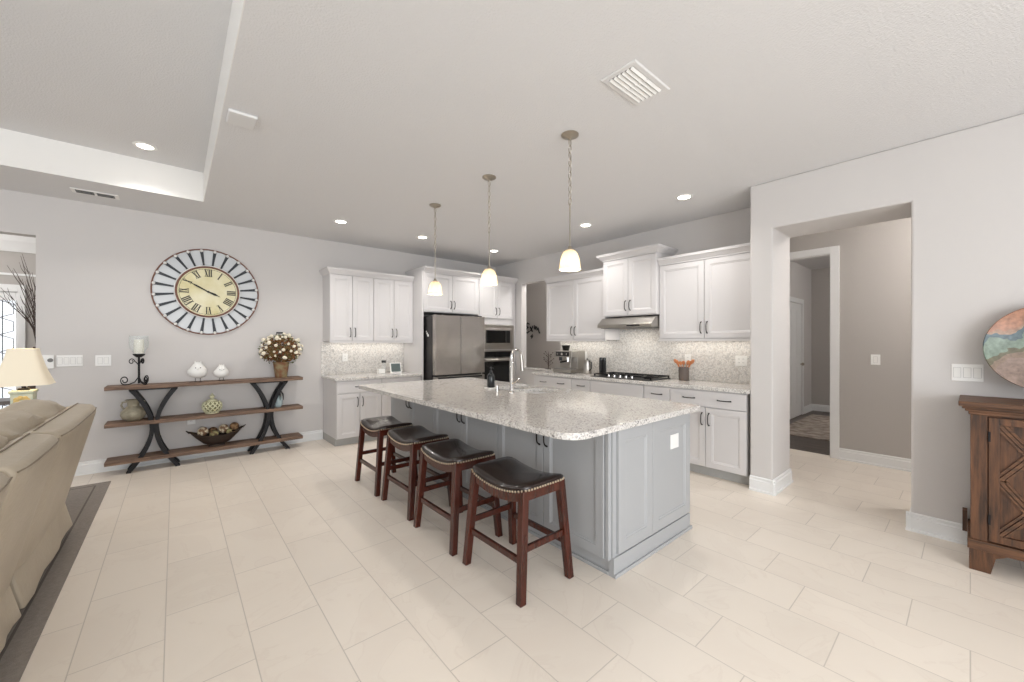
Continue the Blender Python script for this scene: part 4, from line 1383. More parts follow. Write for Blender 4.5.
def make_bird(label, s, x):
    r = thing('bird_figurine', label, 'figurine', (x, 5.93, ZS), 0, 'white ceramic birds')
    c = MB()
    rings = []
    z0 = ZS + 0.035 * s
    R = 0.068 * s
    for k in range(13):
        a = PI * k / 12
        rr = R * math.sin(a) ** 0.85 if 0 < k < 12 else 0.001
        z = z0 + R * 1.0 - R * 1.0 * math.cos(a) + (0.035 * s * max(0, (k - 8) / 4))
        if k > 8:
            rr *= 0.92
        ring = []
        for j in range(24):
            t = 2 * PI * j / 24
            px = rr * 1.12 * math.cos(t)
            py = rr * 0.9 * math.sin(t)
            if math.cos(t) < 0 and 3 < k < 8:
                px *= 1.0 + 0.14 * (-math.cos(t)) ** 8      # tail
            ring.append((x + px, 5.93 + py, z))
        rings.append(ring)
    c.loft(rings)
    # ear-like crest tufts
    for dx in (-0.018, 0.018):
        c.tube([(x + dx * s, 5.92, z0 + 2.05 * R), (x + dx * 1.3 * s, 5.92, z0 + 2.6 * R)], [0.014 * s, 0.004 * s], 8)
    c.build('body', M_ceram, r, smooth=True)
    MB().tube([(x + 0.0, 5.93 - R * 0.75, z0 + R * 1.45), (x + 0.0, 5.93 - R * 1.15, z0 + R * 1.35)], [0.010 * s, 0.001], 8).build('beak', M_ceram, r, smooth=True)
    for dx in (-0.02, 0.02):
        MB().sphere((x + dx * s, 5.93 - R * 0.72, z0 + R * 1.62), 0.005 * s, 8, 6).build('eye', M_iron, r)
        MB().tube([(x + dx * s, 5.93, z0 + 0.01), (x + dx * s, 5.93, ZS + 0.003)], 0.003, 6).tube([(x + dx * s, 5.93, ZS + 0.003), (x + dx * s, 5.90, ZS + 0.003)], 0.003, 6) \
            .tube([(x + dx * s - 0.012, 5.905, ZS + 0.003), (x + dx * s, 5.93, ZS + 0.003), (x + dx * s + 0.012, 5.905, ZS + 0.003)], 0.0025, 6).build('leg', M_iron, r)


make_bird('larger white ceramic bird, left one on the console top', 1.14, 0.205)
make_bird('smaller white ceramic bird, right one on the console top', 0.93, 0.43)

# flower pot
fp = thing('flower_pot', 'rusty tin pot of cream blossoms and russet leaves on the console end', 'flowers', (1.065, 5.93, ZS))
px_, py_ = 1.065, 5.93
MB().lathe([(0.0, 0), (0.068, 0), (0.07, 0.008), (0.092, 0.19), (0.098, 0.195), (0.098, 0.205), (0.088, 0.205), (0.084, 0.17), (0.0, 0.17)], (px_, py_, ZS), 24).build('pot', M_rust, fp, smooth=True)
c = MB()
cc = (px_, py_, ZS + 0.362)
for k in range(900):
    while True:
        d = Vector((random.uniform(-1, 1), random.uniform(-1, 1), random.uniform(-0.75, 1)))
        if 0.15 < d.length < 1:
            break
    p = Vector(cc) + Vector((d.x * 0.235, d.y * 0.13, d.z * 0.195))
    u = Vector((random.gauss(0, 1), random.gauss(0, 1), random.gauss(0, 1))).normalized()
    v = u.orthogonal().normalized()
    L_ = random.uniform(0.016, 0.032)
    q = [p - u * L_, p + v * L_ * 0.45, p + u * L_, p - v * L_ * 0.45]
    c.bm.faces.new([c.bm.verts.new(a) for a in q])
for k in range(60):
    d = Vector((random.gauss(0, 1), random.gauss(0, 0.6), random.uniform(0.0, 1.2))).normalized()
    c.tube([(px_, py_, ZS + 0.16), (px_ + d.x * 0.1, py_ + d.y * 0.06, ZS + 0.25), (px_ + d.x * 0.21, py_ + d.y * 0.10, ZS + 0.31 + d.z * 0.12)], 0.0018, 4)
c.build('foliage', M_leaf, fp)
c = MB()
for k in range(260):
    d = Vector((random.gauss(0, 1), random.gauss(0, 1), random.gauss(0.2, 1))).normalized()
    p = Vector(cc) + Vector((d.x * 0.25, d.y * 0.13, d.z * 0.205))
    u = Vector((random.gauss(0, 1), random.gauss(0, 1), random.gauss(0, 1))).normalized()
    v = u.orthogonal().normalized()
    L_ = random.uniform(0.010, 0.022)
    c.bm.faces.new([c.bm.verts.new(a) for a in (p - u * L_, p + v * L_ * 0.45, p + u * L_, p - v * L_ * 0.45)])
c.build('green_leaves', M_leafg, fp)
bl = None
for k in range(64):
    f = (k + 0.5) / 64
    ph = k * 2.399963
    zz = 1 - 1.55 * f
    rr = math.sqrt(max(0, 1 - zz * zz))
    pos = Vector((cc[0] + rr * math.cos(ph) * 0.235, cc[1] + rr * math.sin(ph) * 0.13, cc[2] + zz * 0.20))
    if bl is None:
        q = MB()
        for a in range(5):
            q.sphere((0.008 * math.cos(a * 1.257), 0.008 * math.sin(a * 1.257), 0.002 * (a % 2)), 0.0145, 8, 6)
        bl = q.build('blossom', M_cotton, None, smooth=True)
        me = bl.data
        bl.parent = fp
        bl.location = pos - Vector((px_, py_, ZS))
    else:
        b2 = bl.copy()
        C.objects.link(b2)
        b2.location = pos - Vector((px_, py_, ZS))
        s_ = random.uniform(0.6, 1.4)
        b2.location += Vector((random.gauss(0, .012), random.gauss(0, .01), random.gauss(0, .012)))
        b2.scale = (s_, s_, s_)
        b2.rotation_euler = (random.uniform(0, 3), random.uniform(0, 3), 0)
MB().tube([(px_ - 0.075, py_ + 0.06, ZS + 0.17), (px_ - 0.06, py_ + 0.11, ZS + 0.40), (px_ - 0.03, py_ + 0.12, ZS + 0.60), (px_ + 0.04, py_ + 0.12, ZS + 0.60), (px_ + 0.06, py_ + 0.11, ZS + 0.40), (px_ + 0.075, py_ + 0.06, ZS + 0.17)], 0.004, 6) \
    .tube([(px_ - 0.035, py_ + 0.12, ZS + 0.59), (px_ + 0.04, py_ + 0.12, ZS + 0.59)], 0.009, 8).build('wire_handle', M_ink, fp)

ZM = 0.5455
jg = thing('stoneware_jug', 'squat olive stoneware jug with two ear handles on the console middle shelf', 'jug', (-0.345, 5.94, ZM))
jx, jy = -0.345, 5.94
MB().lathe([(0.0, 0), (0.06, 0), (0.085, 0.02), (0.105, 0.06), (0.10, 0.10), (0.07, 0.135), (0.048, 0.16), (0.05, 0.20), (0.066, 0.225), (0.06, 0.228), (0.042, 0.20), (0.04, 0.16), (0, 0.15)], (jx, jy, ZM), 28).build('body', M_olive, jg, smooth=True)
for s in (-1, 1):
    MB().tube([(jx + s * 0.052, jy, ZM + 0.205), (jx + s * 0.085, jy, ZM + 0.205), (jx + s * 0.093, jy, ZM + 0.17), (jx + s * 0.075, jy, ZM + 0.13)], 0.009, 8).build('handle', M_olive, jg, smooth=True)
lj = thing('lattice_jar', 'pale green pierced lattice jar with knob lid on the console middle shelf', 'jar', (0.355, 5.92, ZM))
lx, ly = 0.338, 5.92
prof = [(0.055, 0.0), (0.06, 0.015), (0.088, 0.05), (0.095, 0.085), (0.085, 0.125), (0.055, 0.155), (0.035, 0.165)]


def prof_r(z):
    for (r0, z0), (r1, z1) in zip(prof[:-1], prof[1:]):
        if z0 <= z <= z1:
            return r0 + (r1 - r0) * (z - z0) / (z1 - z0)
    return prof[-1][0]


MB().lathe([(0, 0)] + [(r_ * 0.95, z) for r_, z in prof] + [(0, 0.165)], (lx, ly, ZM), 24).build('hole_shade_core', M_limed, lj, smooth=True)  # solid dark core painting the shade seen through the pierced holes
c = MB()
for s in (-1, 1):
    for k in range(12):
        pts = []
        for i in range(11):
            z = 0.015 + 0.125 * i / 10
            a = 2 * PI * k / 12 + s * i / 10 * 1.2
            r_ = prof_r(z) + 0.002
            pts.append((lx + r_ * math.cos(a), ly + r_ * math.sin(a), ZM + z))
        c.tube(pts, 0.0065, 5)
c.build('lattice', M_lime, lj, smooth=True)
MB().lathe([(0.055, 0.0), (0.066, 0.002), (0.066, 0.016), (0.056, 0.018)], (lx, ly, ZM), 24).build('foot_ring', M_lime, lj, smooth=True)
MB().lathe([(0.06, 0.138), (0.063, 0.143), (0.045, 0.165), (0.02, 0.178), (0.018, 0.185), (0.026, 0.20), (0.026, 0.21), (0.012, 0.222), (0.012, 0.232), (0.0, 0.242)], (lx, ly, ZM), 20).build('lid', M_lime, lj, smooth=True)
vb = thing('wire_vase', 'small blue grey glass vase in a drooping iron leaf collar on the console', 'vase', (1.03, 5.93, ZM))
MB().lathe([(0.0, 0), (0.035, 0), (0.048, 0.03), (0.052, 0.08), (0.045, 0.13), (0.022, 0.16), (0.026, 0.185), (0.0, 0.186)], (1.03, 5.93, ZM), 18).build('glass', M_bluegl, vb, smooth=True)
c = MB().tube([(1.03, 5.93, ZM + 0.18), (1.03, 5.93, ZM + 0.225)], 0.007, 6)
for k in range(8):
    a = k * PI / 4 + 0.2
    ca, sa = math.cos(a), math.sin(a)
    c.tube([(1.03, 5.93, ZM + 0.205), (1.03 + 0.035 * ca, 5.93 + 0.035 * sa, ZM + 0.205), (1.03 + 0.06 * ca, 5.93 + 0.06 * sa, ZM + 0.16), (1.03 + 0.066 * ca, 5.93 + 0.066 * sa, ZM + 0.09)], [0.005, 0.007, 0.008, 0.003], 6)
c.build('iron_leaves', M_iron, vb, smooth=True)

ZL = 0.1505
bw = thing('boat_bowl', 'dark boat-shaped bowl with upswept ends on the console bottom shelf', 'bowl', (0.385, 5.93, ZL))
bx, by = 0.385, 5.93
rings = []
for f, z in ((0.0, 0.012), (0.6, 0.014), (1.0, 0.03), (1.5, 0.08), (2.05, 0.135)):
    ring = []
    for k in range(36):
        a = 2 * PI * k / 36
        ex_ = abs(math.cos(a)) ** 3
        L_ = 0.12 * f
        ring.append((bx + L_ * math.cos(a) * (1 + 0.10 * ex_), by + 0.052 * f * math.sin(a), ZL + z + 0.065 * ex_ * (f / 2.05) ** 2))
    rings.append(ring)
inner = [[(bx + (p[0] - bx) * 0.95, by + (p[1] - by) * 0.93, p[2] + 0.003) for p in r_] for r_ in rings]
m_ = MB()
rings[0] = [(bx + 0.001 * math.cos(2 * PI * k / 36), by + 0.001 * math.sin(2 * PI * k / 36), ZL + 0.012) for k in range(36)]
inner[0] = [(p[0], p[1], p[2] + 0.004) for p in rings[0]]
m_.loft(rings + inner[::-1])
m_.build('bowl', M_wicker, bw, smooth=True)
MB().lathe([(0.075, 0), (0.085, 0.0), (0.07, 0.02), (0.06, 0.02)], (bx, by, ZL), 24, sy=0.55).build('foot', M_wicker, bw)
for s in (-1, 1):
    MB().tube([(bx + s * 0.255, by, ZL + 0.185), (bx + s * 0.29, by, ZL + 0.215)], [0.012, 0.004], 8).build('tip', M_wicker, bw, smooth=True)
for (dx, dy, dz, r_, mt, lab) in ((-0.135, -0.005, 0.150, 0.050, M_ballc, 'cream woven ball at the left end of the boat bowl'),
                                  (-0.03, -0.045, 0.115, 0.043, M_ballg, 'pale mossy ball at the front middle of the boat bowl'),
                                  (0.065, 0.0, 0.155, 0.050, M_ballc, 'cream woven ball right of centre in the boat bowl'),
                                  (-0.035, 0.05, 0.135, 0.042, M_ballb, 'brown ball at the back of the boat bowl'),
                                  (0.172, 0.0, 0.170, 0.046, M_ballb, 'brown mossy ball at the right end of the boat bowl'),
                                  (0.115, -0.050, 0.125, 0.030, M_ballg, 'small green ball low at the front of the boat bowl')):
    tag(MB().sphere((bx + dx, by + dy, ZL + dz + 0.038), r_ * 1.08, 18, 12).build('decorative_ball', mt, smooth=True), lab, 'decorative ball', 'balls in the boat bowl')

# ------------------------------------------------------------------ clock
CX, CZ, CY = 0.31, 2.012, YA - 0.001
ck_ = thing('wall_clock', 'large round sunburst wall clock with yellow roman numeral dial', 'clock', (CX, CY, CZ))


def disc(r, y0, y1, n=64):
    c = MB()
    c.loft([[(CX + r * math.cos(2 * PI * k / n), y, CZ + r * math.sin(2 * PI * k / n)) for k in range(n)] for y in (y0, y1)])
    return c


def ring(rc, rt, y, n=72, seg=8):
    return MB().tube([(CX + rc * math.cos(2 * PI * k / n), y, CZ + rc * math.sin(2 * PI * k / n)) for k in range(n)], rt, seg, closed=True)


disc(0.290, CY - 0.035, CY).build('dial', M_dial, ck_)
ring(0.302, 0.010, CY - 0.038).build('inner_rim', M_redrim, ck_, smooth=True)
ring(0.318, 0.006, CY - 0.03).build('pale_inner_ring', M_ceram, ck_, smooth=True)
ring(0.517, 0.0075, CY - 0.02).build('outer_rim', M_redrim, ck_, smooth=True)
for k in range(24):
    a = 2 * PI * k / 24
    da = 2 * PI / 48
    # pale glass panel, scalloped outer edge
    c = MB()
    poly = []
    for j in range(9):
        f = -1 + 2 * j / 8
        rr = 0.490 + 0.022 * (1 - f * f)
        poly.append((a + f * (da - 0.018), rr))
    poly += [(a + da - 0.035, 0.325), (a - da + 0.035, 0.325)]
    c.prism([(CX + r_ * math.cos(t), CZ + r_ * math.sin(t)) for t, r_ in poly], CY - 0.012, CY - 0.004, 'Y')
    c.build('glass_panel', M_mirror, ck_)
    a = 2 * PI * (k + 0.5) / 24
    ca, sa = math.cos(a), math.sin(a)
    c = MB()
    c.prism([(CX + r_ * ca - w_ * sa, CZ + r_ * sa + w_ * ca) for r_, w_ in ((0.318, -0.008), (0.50, -0.017), (0.50, 0.017), (0.318, 0.008))], CY - 0.02, CY - 0.012, 'Y')
    c.build('spoke', M_ink, ck_)
    MB().sphere((CX + 0.502 * ca, CY - 0.022, CZ + 0.502 * sa), 0.017, 10, 8).build('bead', M_ceram, ck_, smooth=True)
yn = CY - 0.036


def stroke(ax, x0, z0_, x1, z1_, w_=0.006):
    """stroke in numeral frame: ax = clock angle, (x along tangent, z outward)"""
    ca, sa = math.cos(ax), math.sin(ax)

    def T(x, z):
        return (CX + (0.228 + z) * ca + x * sa, CZ + (0.228 + z) * sa - x * ca)
    d = Vector((x1 - x0, z1_ - z0_)).normalized()
    n_ = Vector((-d.y, d.x)) * w_ / 2
    poly = [T(x0 + n_.x, z0_ + n_.y), T(x1 + n_.x, z1_ + n_.y), T(x1 - n_.x, z1_ - n_.y), T(x0 - n_.x, z0_ - n_.y)]
    c.prism(poly, yn - 0.0015, yn + 0.0005, 'Y')


NUM = ['XII', 'I', 'II', 'III', 'IIII', 'V', 'VI', 'VII', 'VIII', 'IX', 'X', 'XI']
WID = {'I': 0.020, 'V': 0.034, 'X': 0.036}
hh = 0.042
for i, s in enumerate(NUM):
    ax = PI / 2 - i * PI / 6
    tot = sum(WID[ch] for ch in s)
    x = -tot / 2
    c = MB()
    for ch in s:
        wd = WID[ch]
        m0 = x + wd / 2
        if ch == 'I':
            stroke(ax, m0, -hh, m0, hh, 0.013)
        elif ch == 'V':
            stroke(ax, m0 - 0.012, hh, m0, -hh, 0.012)
            stroke(ax, m0 + 0.012, hh, m0, -hh, 0.004)
        else:
            stroke(ax, m0 - 0.012, hh, m0 + 0.012, -hh, 0.012)
            stroke(ax, m0 + 0.012, hh, m0 - 0.012, -hh, 0.004)
        x += wd
    stroke(ax, -tot / 2, hh, tot / 2, hh, 0.003)
    stroke(ax, -tot / 2, -hh, tot / 2, -hh, 0.003)
    c.build('numeral', M_numeral, ck_)
c = ring(0.276, 0.0012, yn)
for i in range(60):
    stroke(PI / 2 - i * PI / 30, 0, 0.046, 0, 0.052, 0.004)
c.build('minute_track', M_numeral, ck_)


def hand(name, ang, L, tail, w_, y):
    ca, sa = math.sin(ang), math.cos(ang)
    q = MB()
    q.prism([(CX + r_ * ca + k_ * sa, CZ + r_ * sa - k_ * ca) for r_, k_ in ((-tail, 0.004), (0, w_ * 0.6), (L * 0.55, w_), (L * 0.7, w_ * 0.4), (L, 0.001),
                                                                            (L * 0.7, -w_ * 0.4), (L * 0.55, -w_), (0, -w_ * 0.6), (-tail, -0.004))], y - 0.002, y, 'Y')
    q.build(name, M_iron, ck_)


hand('hour_hand', math.radians(115), 0.135, 0.03, 0.013, CY - 0.044)
hand('minute_hand', math.radians(300), 0.245, 0.05, 0.009, CY - 0.048)
disc(0.012, CY - 0.052, CY - 0.036, 16).build('centre_pin', M_iron, ck_)

# ------------------------------------------------------------------ lamp, end table
lt = thing('end_table', 'dark end table beyond the far end of the sofa under the lamp', 'table', (-0.90, 4.80, 0.0088))
MB().box(-1.15, -0.77, 4.60, 5.00, 0.60, 0.63).build('tabletop', M_darkledge, lt, bevel=0.005)
for x in (-1.11, -0.81):
    for y in (4.64, 4.96):
        MB().beam((x, y, 0.0088), (x, y, 0.60), 0.035, 0.035, 0.05, 0.05).build('leg', M_darkledge, lt)
MB().box(-1.12, -0.80, 4.63, 4.97, 0.2, 0.22).build('lower_shelf', M_darkledge, lt)
lp = thing('table_lamp', 'table lamp with cream flared shade and sage ceramic base by the sofa', 'lamp', (-0.88, 4.75, 0.63))
q4 = lambda x, y, h, z: [(x - h, y - h, z), (x + h, y - h, z), (x + h, y + h, z), (x - h, y + h, z)]
LX, LY = -0.885, 4.75
MB().loft([q4(LX, LY, 0.055, 0.6305), q4(LX, LY, 0.055, 0.65), q4(LX, LY, 0.045, 0.655), q4(LX, LY, 0.052, 0.70), q4(LX, LY, 0.057, 1.005), q4(LX, LY, 0.064, 1.01), q4(LX, LY, 0.064, 1.03)]).build('base', M_greenlamp, lp, bevel=0.004)
c = MB()
for k in range(7):
    a = 2 * PI * k / 7
    for (ox, oy, ax_) in ((0, -0.084, 0), ):
        c.sphere((LX + 0.028 * math.cos(a), LY - 0.056, 0.955 + 0.020 * math.sin(a)), 0.017, 8, 6, sy=0.3)
c.build('painted_flower', M_yellow, lp, smooth=True)
MB().tube([(LX, LY, 1.025), (LX, LY, 1.12)], 0.012, 10).lathe([(0, 0), (0.035, 0), (0.03, 0.02), (0, 0.02)], (LX, LY, 1.025), 14).build('stem', M_iron, lp, smooth=True)
rings = []


def rq(h, z, n=48, p=7):
    pts = []
    for k in range(n):
        a = 2 * PI * k / n
        ca, sa = math.cos(a), math.sin(a)
        rr = (abs(ca) ** p + abs(sa) ** p) ** (-1 / p) * h
        pts.append((LX + rr * ca, LY + rr * sa, z))
    return pts


for h, z in ((0.150, 1.07), (0.140, 1.095), (0.117, 1.16), (0.094, 1.24), (0.078, 1.31), (0.073, 1.35), (0.070, 1.35), (0.114, 1.16), (0.147, 1.071)):
    rings.append(rq(h, z))
MB().loft(rings, caps=False).build('shade', M_shade, lp, smooth=True)
d = bpy.data.lights.new('lamp_bulb_light', 'POINT')
d.energy, d.color, d.shadow_soft_size = 2.5, (1, 0.82, 0.6), 0.04
o = bpy.data.objects.new('lamp_bulb_light', d)
C.objects.link(o)
o.parent = lp
o.location = (LX + 0.88, LY - 4.75, 1.2 - 0.63)
MB().sphere((LX, LY, 1.16), 0.03, 12, 8).build('bulb', M_bulb, lp, smooth=True)

# ------------------------------------------------------------------ sofa
sf = thing('sofa', 'taupe leather reclining sofa seen from behind at the left edge', 'sofa', (-1.0, 3.0, 0))


def soft_box(pts8, name, par, bev=0.04, m=M_sofa, seg=4):
    c = MB()
    c.loft(pts8)
    return c.build(name, m, par, bevel=bev, smooth=True, seg=seg)


def yq(x0, x1, z0, z1, y, xs=0):
    return [(x0, y, z0), (x1, y, z0), (x1 + xs, y, z1), (x0 + xs, y, z1)]


mods = ((3.105, 4.32), (2.345, 3.05), (1.20, 2.29))
for (y0, y1) in mods:
    # outer back shell, slanting outwards to the top
    def sec(y, e=0):
        return [(-0.80, y, 0.24), (-0.595 - e, y, 0.24), (-0.435 - e, y, 0.90), (-0.455 - e, y, 0.93), (-0.55, y, 0.945), (-0.66, y, 0.90)]
    n = 10
    rr = [sec(y0 + (y1 - y0) * k / n, 0.020 * (abs(2 * k / n - 1) ** 8)) for k in range(n + 1)]
    MB().loft(rr).build('back_shell', M_sofa, sf, bevel=0.012, smooth=True, seg=3)
    for (px1, pz1) in ((-0.437, 0.905), (-0.548, 0.947)):
        MB().tube([(px1 - 0.016 * (abs(2 * k / n - 1) ** 4 if px1 > -0.5 else 0), y0 + 0.012 + (y1 - y0 - 0.024) * k / n, pz1) for k in range(n + 1)], 0.0035, 6).build('piping', M_seam2, sf)
    # lower skirt flap kicked outwards
    c = MB()
    rr = []
    for k in range(9):
        y = y0 + 0.01 + (y1 - y0 - 0.02) * k / 8
        wv = 0.008 * math.sin(k * 1.7)
        rr.append([(-0.70, y, 0.05), (-0.575 + wv, y, 0.05), (-0.600 + wv, y, 0.16), (-0.625, y, 0.30), (-0.70, y, 0.30)])
    c.loft(rr).build('skirt', M_sofa, sf, bevel=0.01, smooth=True)
    N_ = 14
    rr = []
    for k in range(N_ + 1):
        f = k / N_
        y = y0 + 0.02 + (y1 - y0 - 0.04) * f
        pu = max(0.2, (1 - abs(2 * f - 1) ** 6) ** 0.5)
        rr.append([(-0.80 - 0.05 + 0.13 * pu * math.cos(a) - 0.10 * math.sin(a) * -0.6, y, 0.66 + 0.24 * pu * math.sin(a)) for a in [2 * PI * j / 20 for j in range(20)]])
    MB().loft(rr).build('back_cushion', M_sofa, sf, smooth=True)
    soft_box([yq(-1.50, -0.85, 0.30, 0.50, y0 + 0.01), yq(-1.50, -0.85, 0.30, 0.50, y1 - 0.01)], 'seat_cushion', sf, 0.05)
    MB().box(-1.48, -0.70, y0 + 0.01, y1 - 0.01, 0.04, 0.30).build('base', M_sofa, sf, bevel=0.01)
for (y0, y1) in ((3.66, 4.27), (3.00, 3.61), (2.33, 2.96), (1.62, 2.28)):
    # plump headrest cushion with puckered leather
    n = 22
    rr = []
    for k in range(n + 1):
        f = k / n
        y = y0 + (y1 - y0) * f
        e_ = abs(2 * f - 1)
        pu = 0.6 if k in (0, n) else (1 - 0.26 * e_ ** 10)
        ring_ = []
        for j in range(28):
            a = 2 * PI * j / 28
            ca, sa = math.cos(a), math.sin(a)
            sq = (abs(ca) ** 2.6 + abs(sa) ** 2.6) ** (-1 / 2.6)
            wr = 0.010 * math.sin(3.1 * a + f * 5 + y0 * 9) * math.sin(f * PI) + 0.0075 * math.sin(a * 8 + f * 9 + y0) * (1 if sa > -0.2 else 0)
            r1, r2 = 0.125 * pu * sq + wr, 0.108 * pu * sq + wr
            ring_.append((-0.700 + r1 * ca - 0.25 * r2 * sa, y, 0.897 + r2 * sa + 0.012 * math.sin(f * 7 + y0 * 3)))
        rr.append(ring_)
    MB().loft(rr).build('headrest_cushion', M_sofa, sf, smooth=True)
for (y0, y1) in ((3.052, 3.073), (2.292, 2.313)):
    MB().prism([(-1.4, 0.10), (-0.70, 0.10), (-0.69, 0.28), (-0.56, 0.83), (-0.66, 0.86), (-1.4, 0.5)], y0 - 0.012, y1 + 0.03, 'Y').build('gap_shade', M_gapshade, sf)  # dark filler standing in for shade between the sofa sections
soft_box([yq(-1.48, -0.66, 0.04, 0.66, 4.325), yq(-1.48, -0.66, 0.04, 0.66, 4.50)], 'armrest', sf, 0.05)
soft_box([yq(-1.48, -0.66, 0.04, 0.66, 1.02), yq(-1.48, -0.66, 0.04, 0.66, 1.195)], 'armrest', sf, 0.05)
for x in (-1.40, -0.72):
    for y in (1.1, 4.42):
        MB().tube([(x, y, 0.0085), (x, y, 0.05)], 0.025, 10).build('foot', M_black, sf)

rg = thing('area_rug', 'taupe woven rug with dark border stripe under the sofa', 'rug', (-2.0, 3.0, 0))
MB().box(-3.8, -0.487, 0.3, 5.61, 0.0005, 0.008).build('field', M_rug, rg)
MB().box(-0.592, -0.580, 0.4, 5.51, 0.008, 0.0088).box(-3.7, -0.58, 5.51, 5.522, 0.008, 0.0088).build('border_stripe', M_rug_border, rg)

br = MB()
br.box(7.0, 9.3, 0.1, 1.98, 0.0045, 0.014)
tag(br.build('bedroom_rug', M_bedrug), 'faded beige patterned rug on the dark wood floor beyond the doorway', 'rug')

# ------------------------------------------------------------------ sideboard and plate
sd = thing('sideboard', 'rustic brown wooden sideboard with crossed-plank doors on the right wall', 'sideboard', (3.93, -0.75, 0))
SXF, SY1_, SY0_ = 3.73, 0.0, -1.50
MB().box(SXF + 0.02, XR - 0.03, SY0_, SY1_, 0.15, 0.975).build('carcass', M_side, sd)
c = MB()
for (o_, z0, z1) in ((0.008, 0.955, 0.975), (0.022, 0.975, 0.99), (0.034, 0.99, 1.005), (0.048, 1.005, 1.035)):
    c.box(SXF - o_, XR - 0.03, SY0_ - o_, SY1_ + o_, z0, z1)
c.build('top', M_sideh, sd, bevel=0.004)
c = MB().box(SXF - 0.012, XR - 0.028, SY0_ - 0.012, SY1_ + 0.012, 0.13, 0.19)
c.build('base_rail', M_sideh, sd, bevel=0.004)
MB().box(XR - 0.10, XR - 0.03, SY1_ + 0.013, SY1_ + 0.035, 0.12, 0.26).build('back_bracket', M_side, sd)
for y in (SY1_ - 0.05, SY0_ + 0.05):
    for x in (SXF + 0.02, XR - 0.09):
        s_ = 1 if y > -0.7 else -1
        MB().prism([(y + s_ * 0.055, 0), (y + s_ * 0.055, 0.13), (y - s_ * 0.10, 0.13), (y - s_ * 0.05, 0.10), (y - s_ * 0.03, 0.0)], x - 0.02, x + 0.05, 'X').build('foot', M_side, sd)
for (a, b) in ((-0.068, 0.0), (SY0_, SY0_ + 0.068), (-0.78, -0.72)):
    MB().box(SXF, SXF + 0.0195, a, b, 0.19, 0.955).build('stile', M_side, sd, bevel=0.002)
for (ya, yb) in ((-0.39, -0.072), (-0.715, -0.394), (-1.10, -0.785), (-1.428, -1.105)):
    fr = 0.042
    c = MB()
    for (y0, y1, z0, z1) in ((ya, ya + fr, 0.2, 0.945), (yb - fr, yb, 0.2, 0.945), (ya + fr, yb - fr, 0.2, 0.2 + fr), (ya + fr, yb - fr, 0.945 - fr, 0.945)):
        c.box(SXF - 0.006, SXF + 0.018, y0, y1, z0, z1)
    c.box(SXF + 0.012, SXF + 0.0185, ya + fr, yb - fr, 0.2 + fr, 0.945 - fr)
    dd_ = c.build('door', M_side, sd, bevel=0.002)
    c = MB()
    yi0, yi1 = ya + fr, yb - fr
    zm = (0.2 + 0.945) / 2
    segs = []
    for (z0, z1) in ((0.2 + fr, zm), (zm, 0.945 - fr)):
        segs += [((yi0, z0), (yi1, z1)), ((yi0, z1), (yi1, z0))]
    for (p, q_) in segs:
        d = Vector((q_[0] - p[0], q_[1] - p[1])).normalized()
        nn = Vector((-d.y, d.x))
        for o_, w_, xx in ((-0.018, 0.006, 0.004), (0.0, 0.008, 0.000), (0.018, 0.006, 0.004)):
            P0 = Vector(p) + nn * o_
            P1 = Vector(q_) + nn * o_
            c.prism([tuple(P0 + nn * w_), tuple(P1 + nn * w_), tuple(P1 - nn * w_), tuple(P0 - nn * w_)], SXF - 0.002 + xx, SXF + 0.013, 'X')
    c.build('crossed_planks', M_sideh, dd_)
    MB().box(SXF - 0.010, SXF - 0.005, yb - 0.008, yb + 0.002, 0.30, 0.36).box(SXF - 0.010, SXF - 0.005, yb - 0.008, yb + 0.002, 0.80, 0.86).build('hinge', M_iron, dd_)


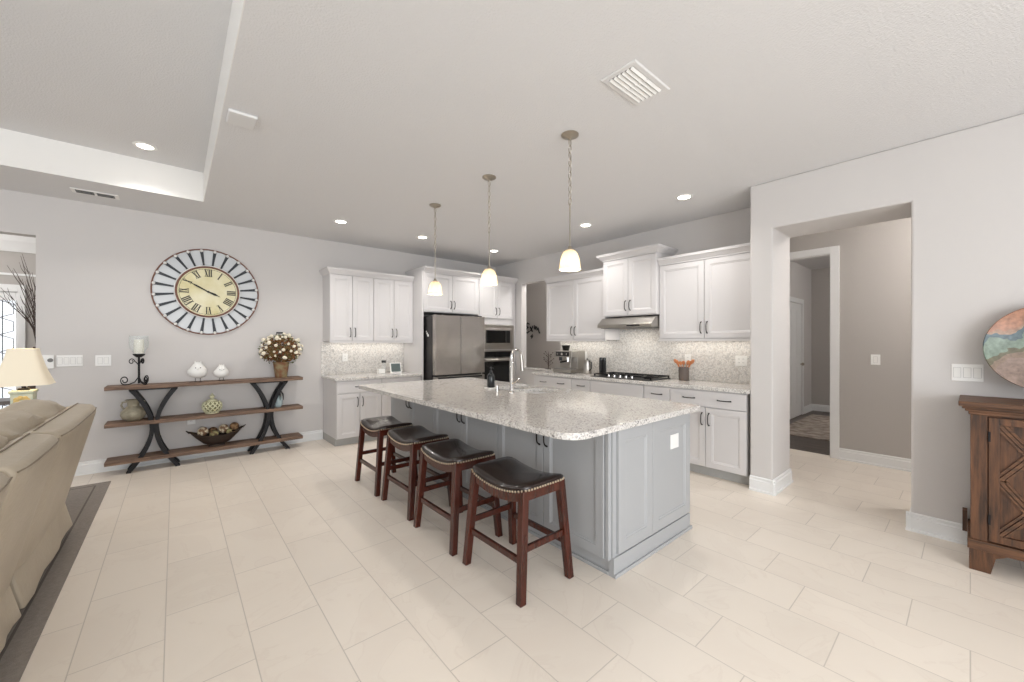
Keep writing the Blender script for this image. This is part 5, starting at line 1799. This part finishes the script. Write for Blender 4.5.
def plate_mat():
    m = bpy.data.materials.new('banded glazed charger')
    m.use_nodes = True
    nt = m.node_tree
    L = nt.links.new
    b = nt.nodes['Principled BSDF']
    b.inputs['Roughness'].default_value = 0.4
    tc = nt.nodes.new('ShaderNodeTexCoord')
    mp = nt.nodes.new('ShaderNodeMapping')
    mp.inputs['Rotation'].default_value = (0.45, 0, 0)
    sp = nt.nodes.new('ShaderNodeSeparateXYZ')
    L(tc.outputs['Object'], mp.inputs['Vector'])
    L(mp.outputs['Vector'], sp.inputs[0])
    n = nt.nodes.new('ShaderNodeTexNoise')
    n.inputs['Scale'].default_value = 9
    L(tc.outputs['Object'], n.inputs['Vector'])
    a = nt.nodes.new('ShaderNodeMath')
    a.operation = 'MULTIPLY_ADD'
    L(n.outputs['Fac'], a.inputs[0])
    a.inputs[1].default_value = 0.22
    L(sp.outputs[2], a.inputs[2])
    mr = nt.nodes.new('ShaderNodeMapRange')
    mr.inputs['From Min'].default_value = -0.16
    mr.inputs['From Max'].default_value = 0.42
    L(a.outputs[0], mr.inputs['Value'])
    r = nt.nodes.new('ShaderNodeValToRGB')
    r.color_ramp.interpolation = 'CONSTANT'
    e = r.color_ramp.elements
    e[0].position, e[0].color = 0, lin((150, 126, 112))
    e[1].position, e[1].color = 0.80, lin((176, 118, 84))
    for p, cc_ in ((0.40, (146, 122, 102)), (0.50, (110, 104, 78)), (0.57, (126, 144, 126)), (0.70, (84, 104, 110)), (0.76, (166, 128, 100))):
        x = e.new(p)
        x.color = lin(cc_)
    L(mr.outputs[0], r.inputs['Fac'])
    n2 = nt.nodes.new('ShaderNodeTexNoise')
    n2.inputs['Scale'].default_value = 34
    n2.inputs['Detail'].default_value = 6
    L(tc.outputs['Object'], n2.inputs['Vector'])
    m2 = nt.nodes.new('ShaderNodeMapRange')
    m2.inputs['From Min'].default_value = 0.3
    m2.inputs['From Max'].default_value = 0.7
    m2.inputs['To Min'].default_value = 0.62
    m2.inputs['To Max'].default_value = 1.2
    L(n2.outputs['Fac'], m2.inputs['Value'])
    h2 = nt.nodes.new('ShaderNodeHueSaturation')
    h2.inputs['Saturation'].default_value = 0.85
    L(m2.outputs[0], h2.inputs['Value'])
    L(r.outputs['Color'], h2.inputs['Color'])
    L(h2.outputs[0], b.inputs['Base Color'])
    wv = nt.nodes.new('ShaderNodeTexNoise')
    wv.inputs['Scale'].default_value = 60
    L(tc.outputs['Object'], wv.inputs['Vector'])
    bp = nt.nodes.new('ShaderNodeBump')
    bp.inputs['Strength'].default_value = 0.4
    bp.inputs['Distance'].default_value = 0.005
    L(wv.outputs['Fac'], bp.inputs['Height'])
    L(bp.outputs['Normal'], b.inputs['Normal'])
    return m


PX, PY, PZ, PR = 4.03, -0.325, 1.365, 0.27
pl = thing('decorative_plate', 'large round glazed plate in orange, green and pink bands on the sideboard', 'plate', (PX, PY, 1.0355))
rings = []
for r_, d_ in ((0.002, 0.052), (0.16, 0.05), (0.185, 0.036), (0.24, 0.018), (0.268, 0.0), (0.272, 0.004), (0.245, 0.026), (0.19, 0.044), (0.165, 0.06), (0.002, 0.062)):
    rings.append([(PX + d_ + 0.13 * (r_ * math.sin(2 * PI * k / 56)), PY + r_ * math.cos(2 * PI * k / 56), PZ + r_ * math.sin(2 * PI * k / 56)) for k in range(56)])
m_ = MB().loft(rings)
po = m_.build('plate', plate_mat(), pl, smooth=True)
for v in po.data.vertices:        # keep texture space centred on the plate
    v.co.z -= PZ - 1.0355
    v.co.y += 0
po.location = (0, 0, PZ - 1.0355)
c = MB()
for s in (-0.07, 0.07):
    c.tube([(3.965, PY + s, 1.11), (3.96, PY + s, 1.075), (4.01, PY + s, 1.062), (4.09, PY + s, 1.08), (4.11, PY + s, 1.30)], 0.004, 6)
    c.tube([(3.975, PY + s, 1.04), (4.0, PY + s, 1.066)], 0.004, 6).tube([(4.12, PY + s, 1.04), (4.09, PY + s, 1.085)], 0.004, 6)
c.tube([(4.11, PY - 0.07, 1.30), (4.11, PY + 0.07, 1.30)], 0.004, 6)
c.build('easel', M_iron, pl)

for o in bpy.data.objects:
    if '_o' in o:
        del o['_o']
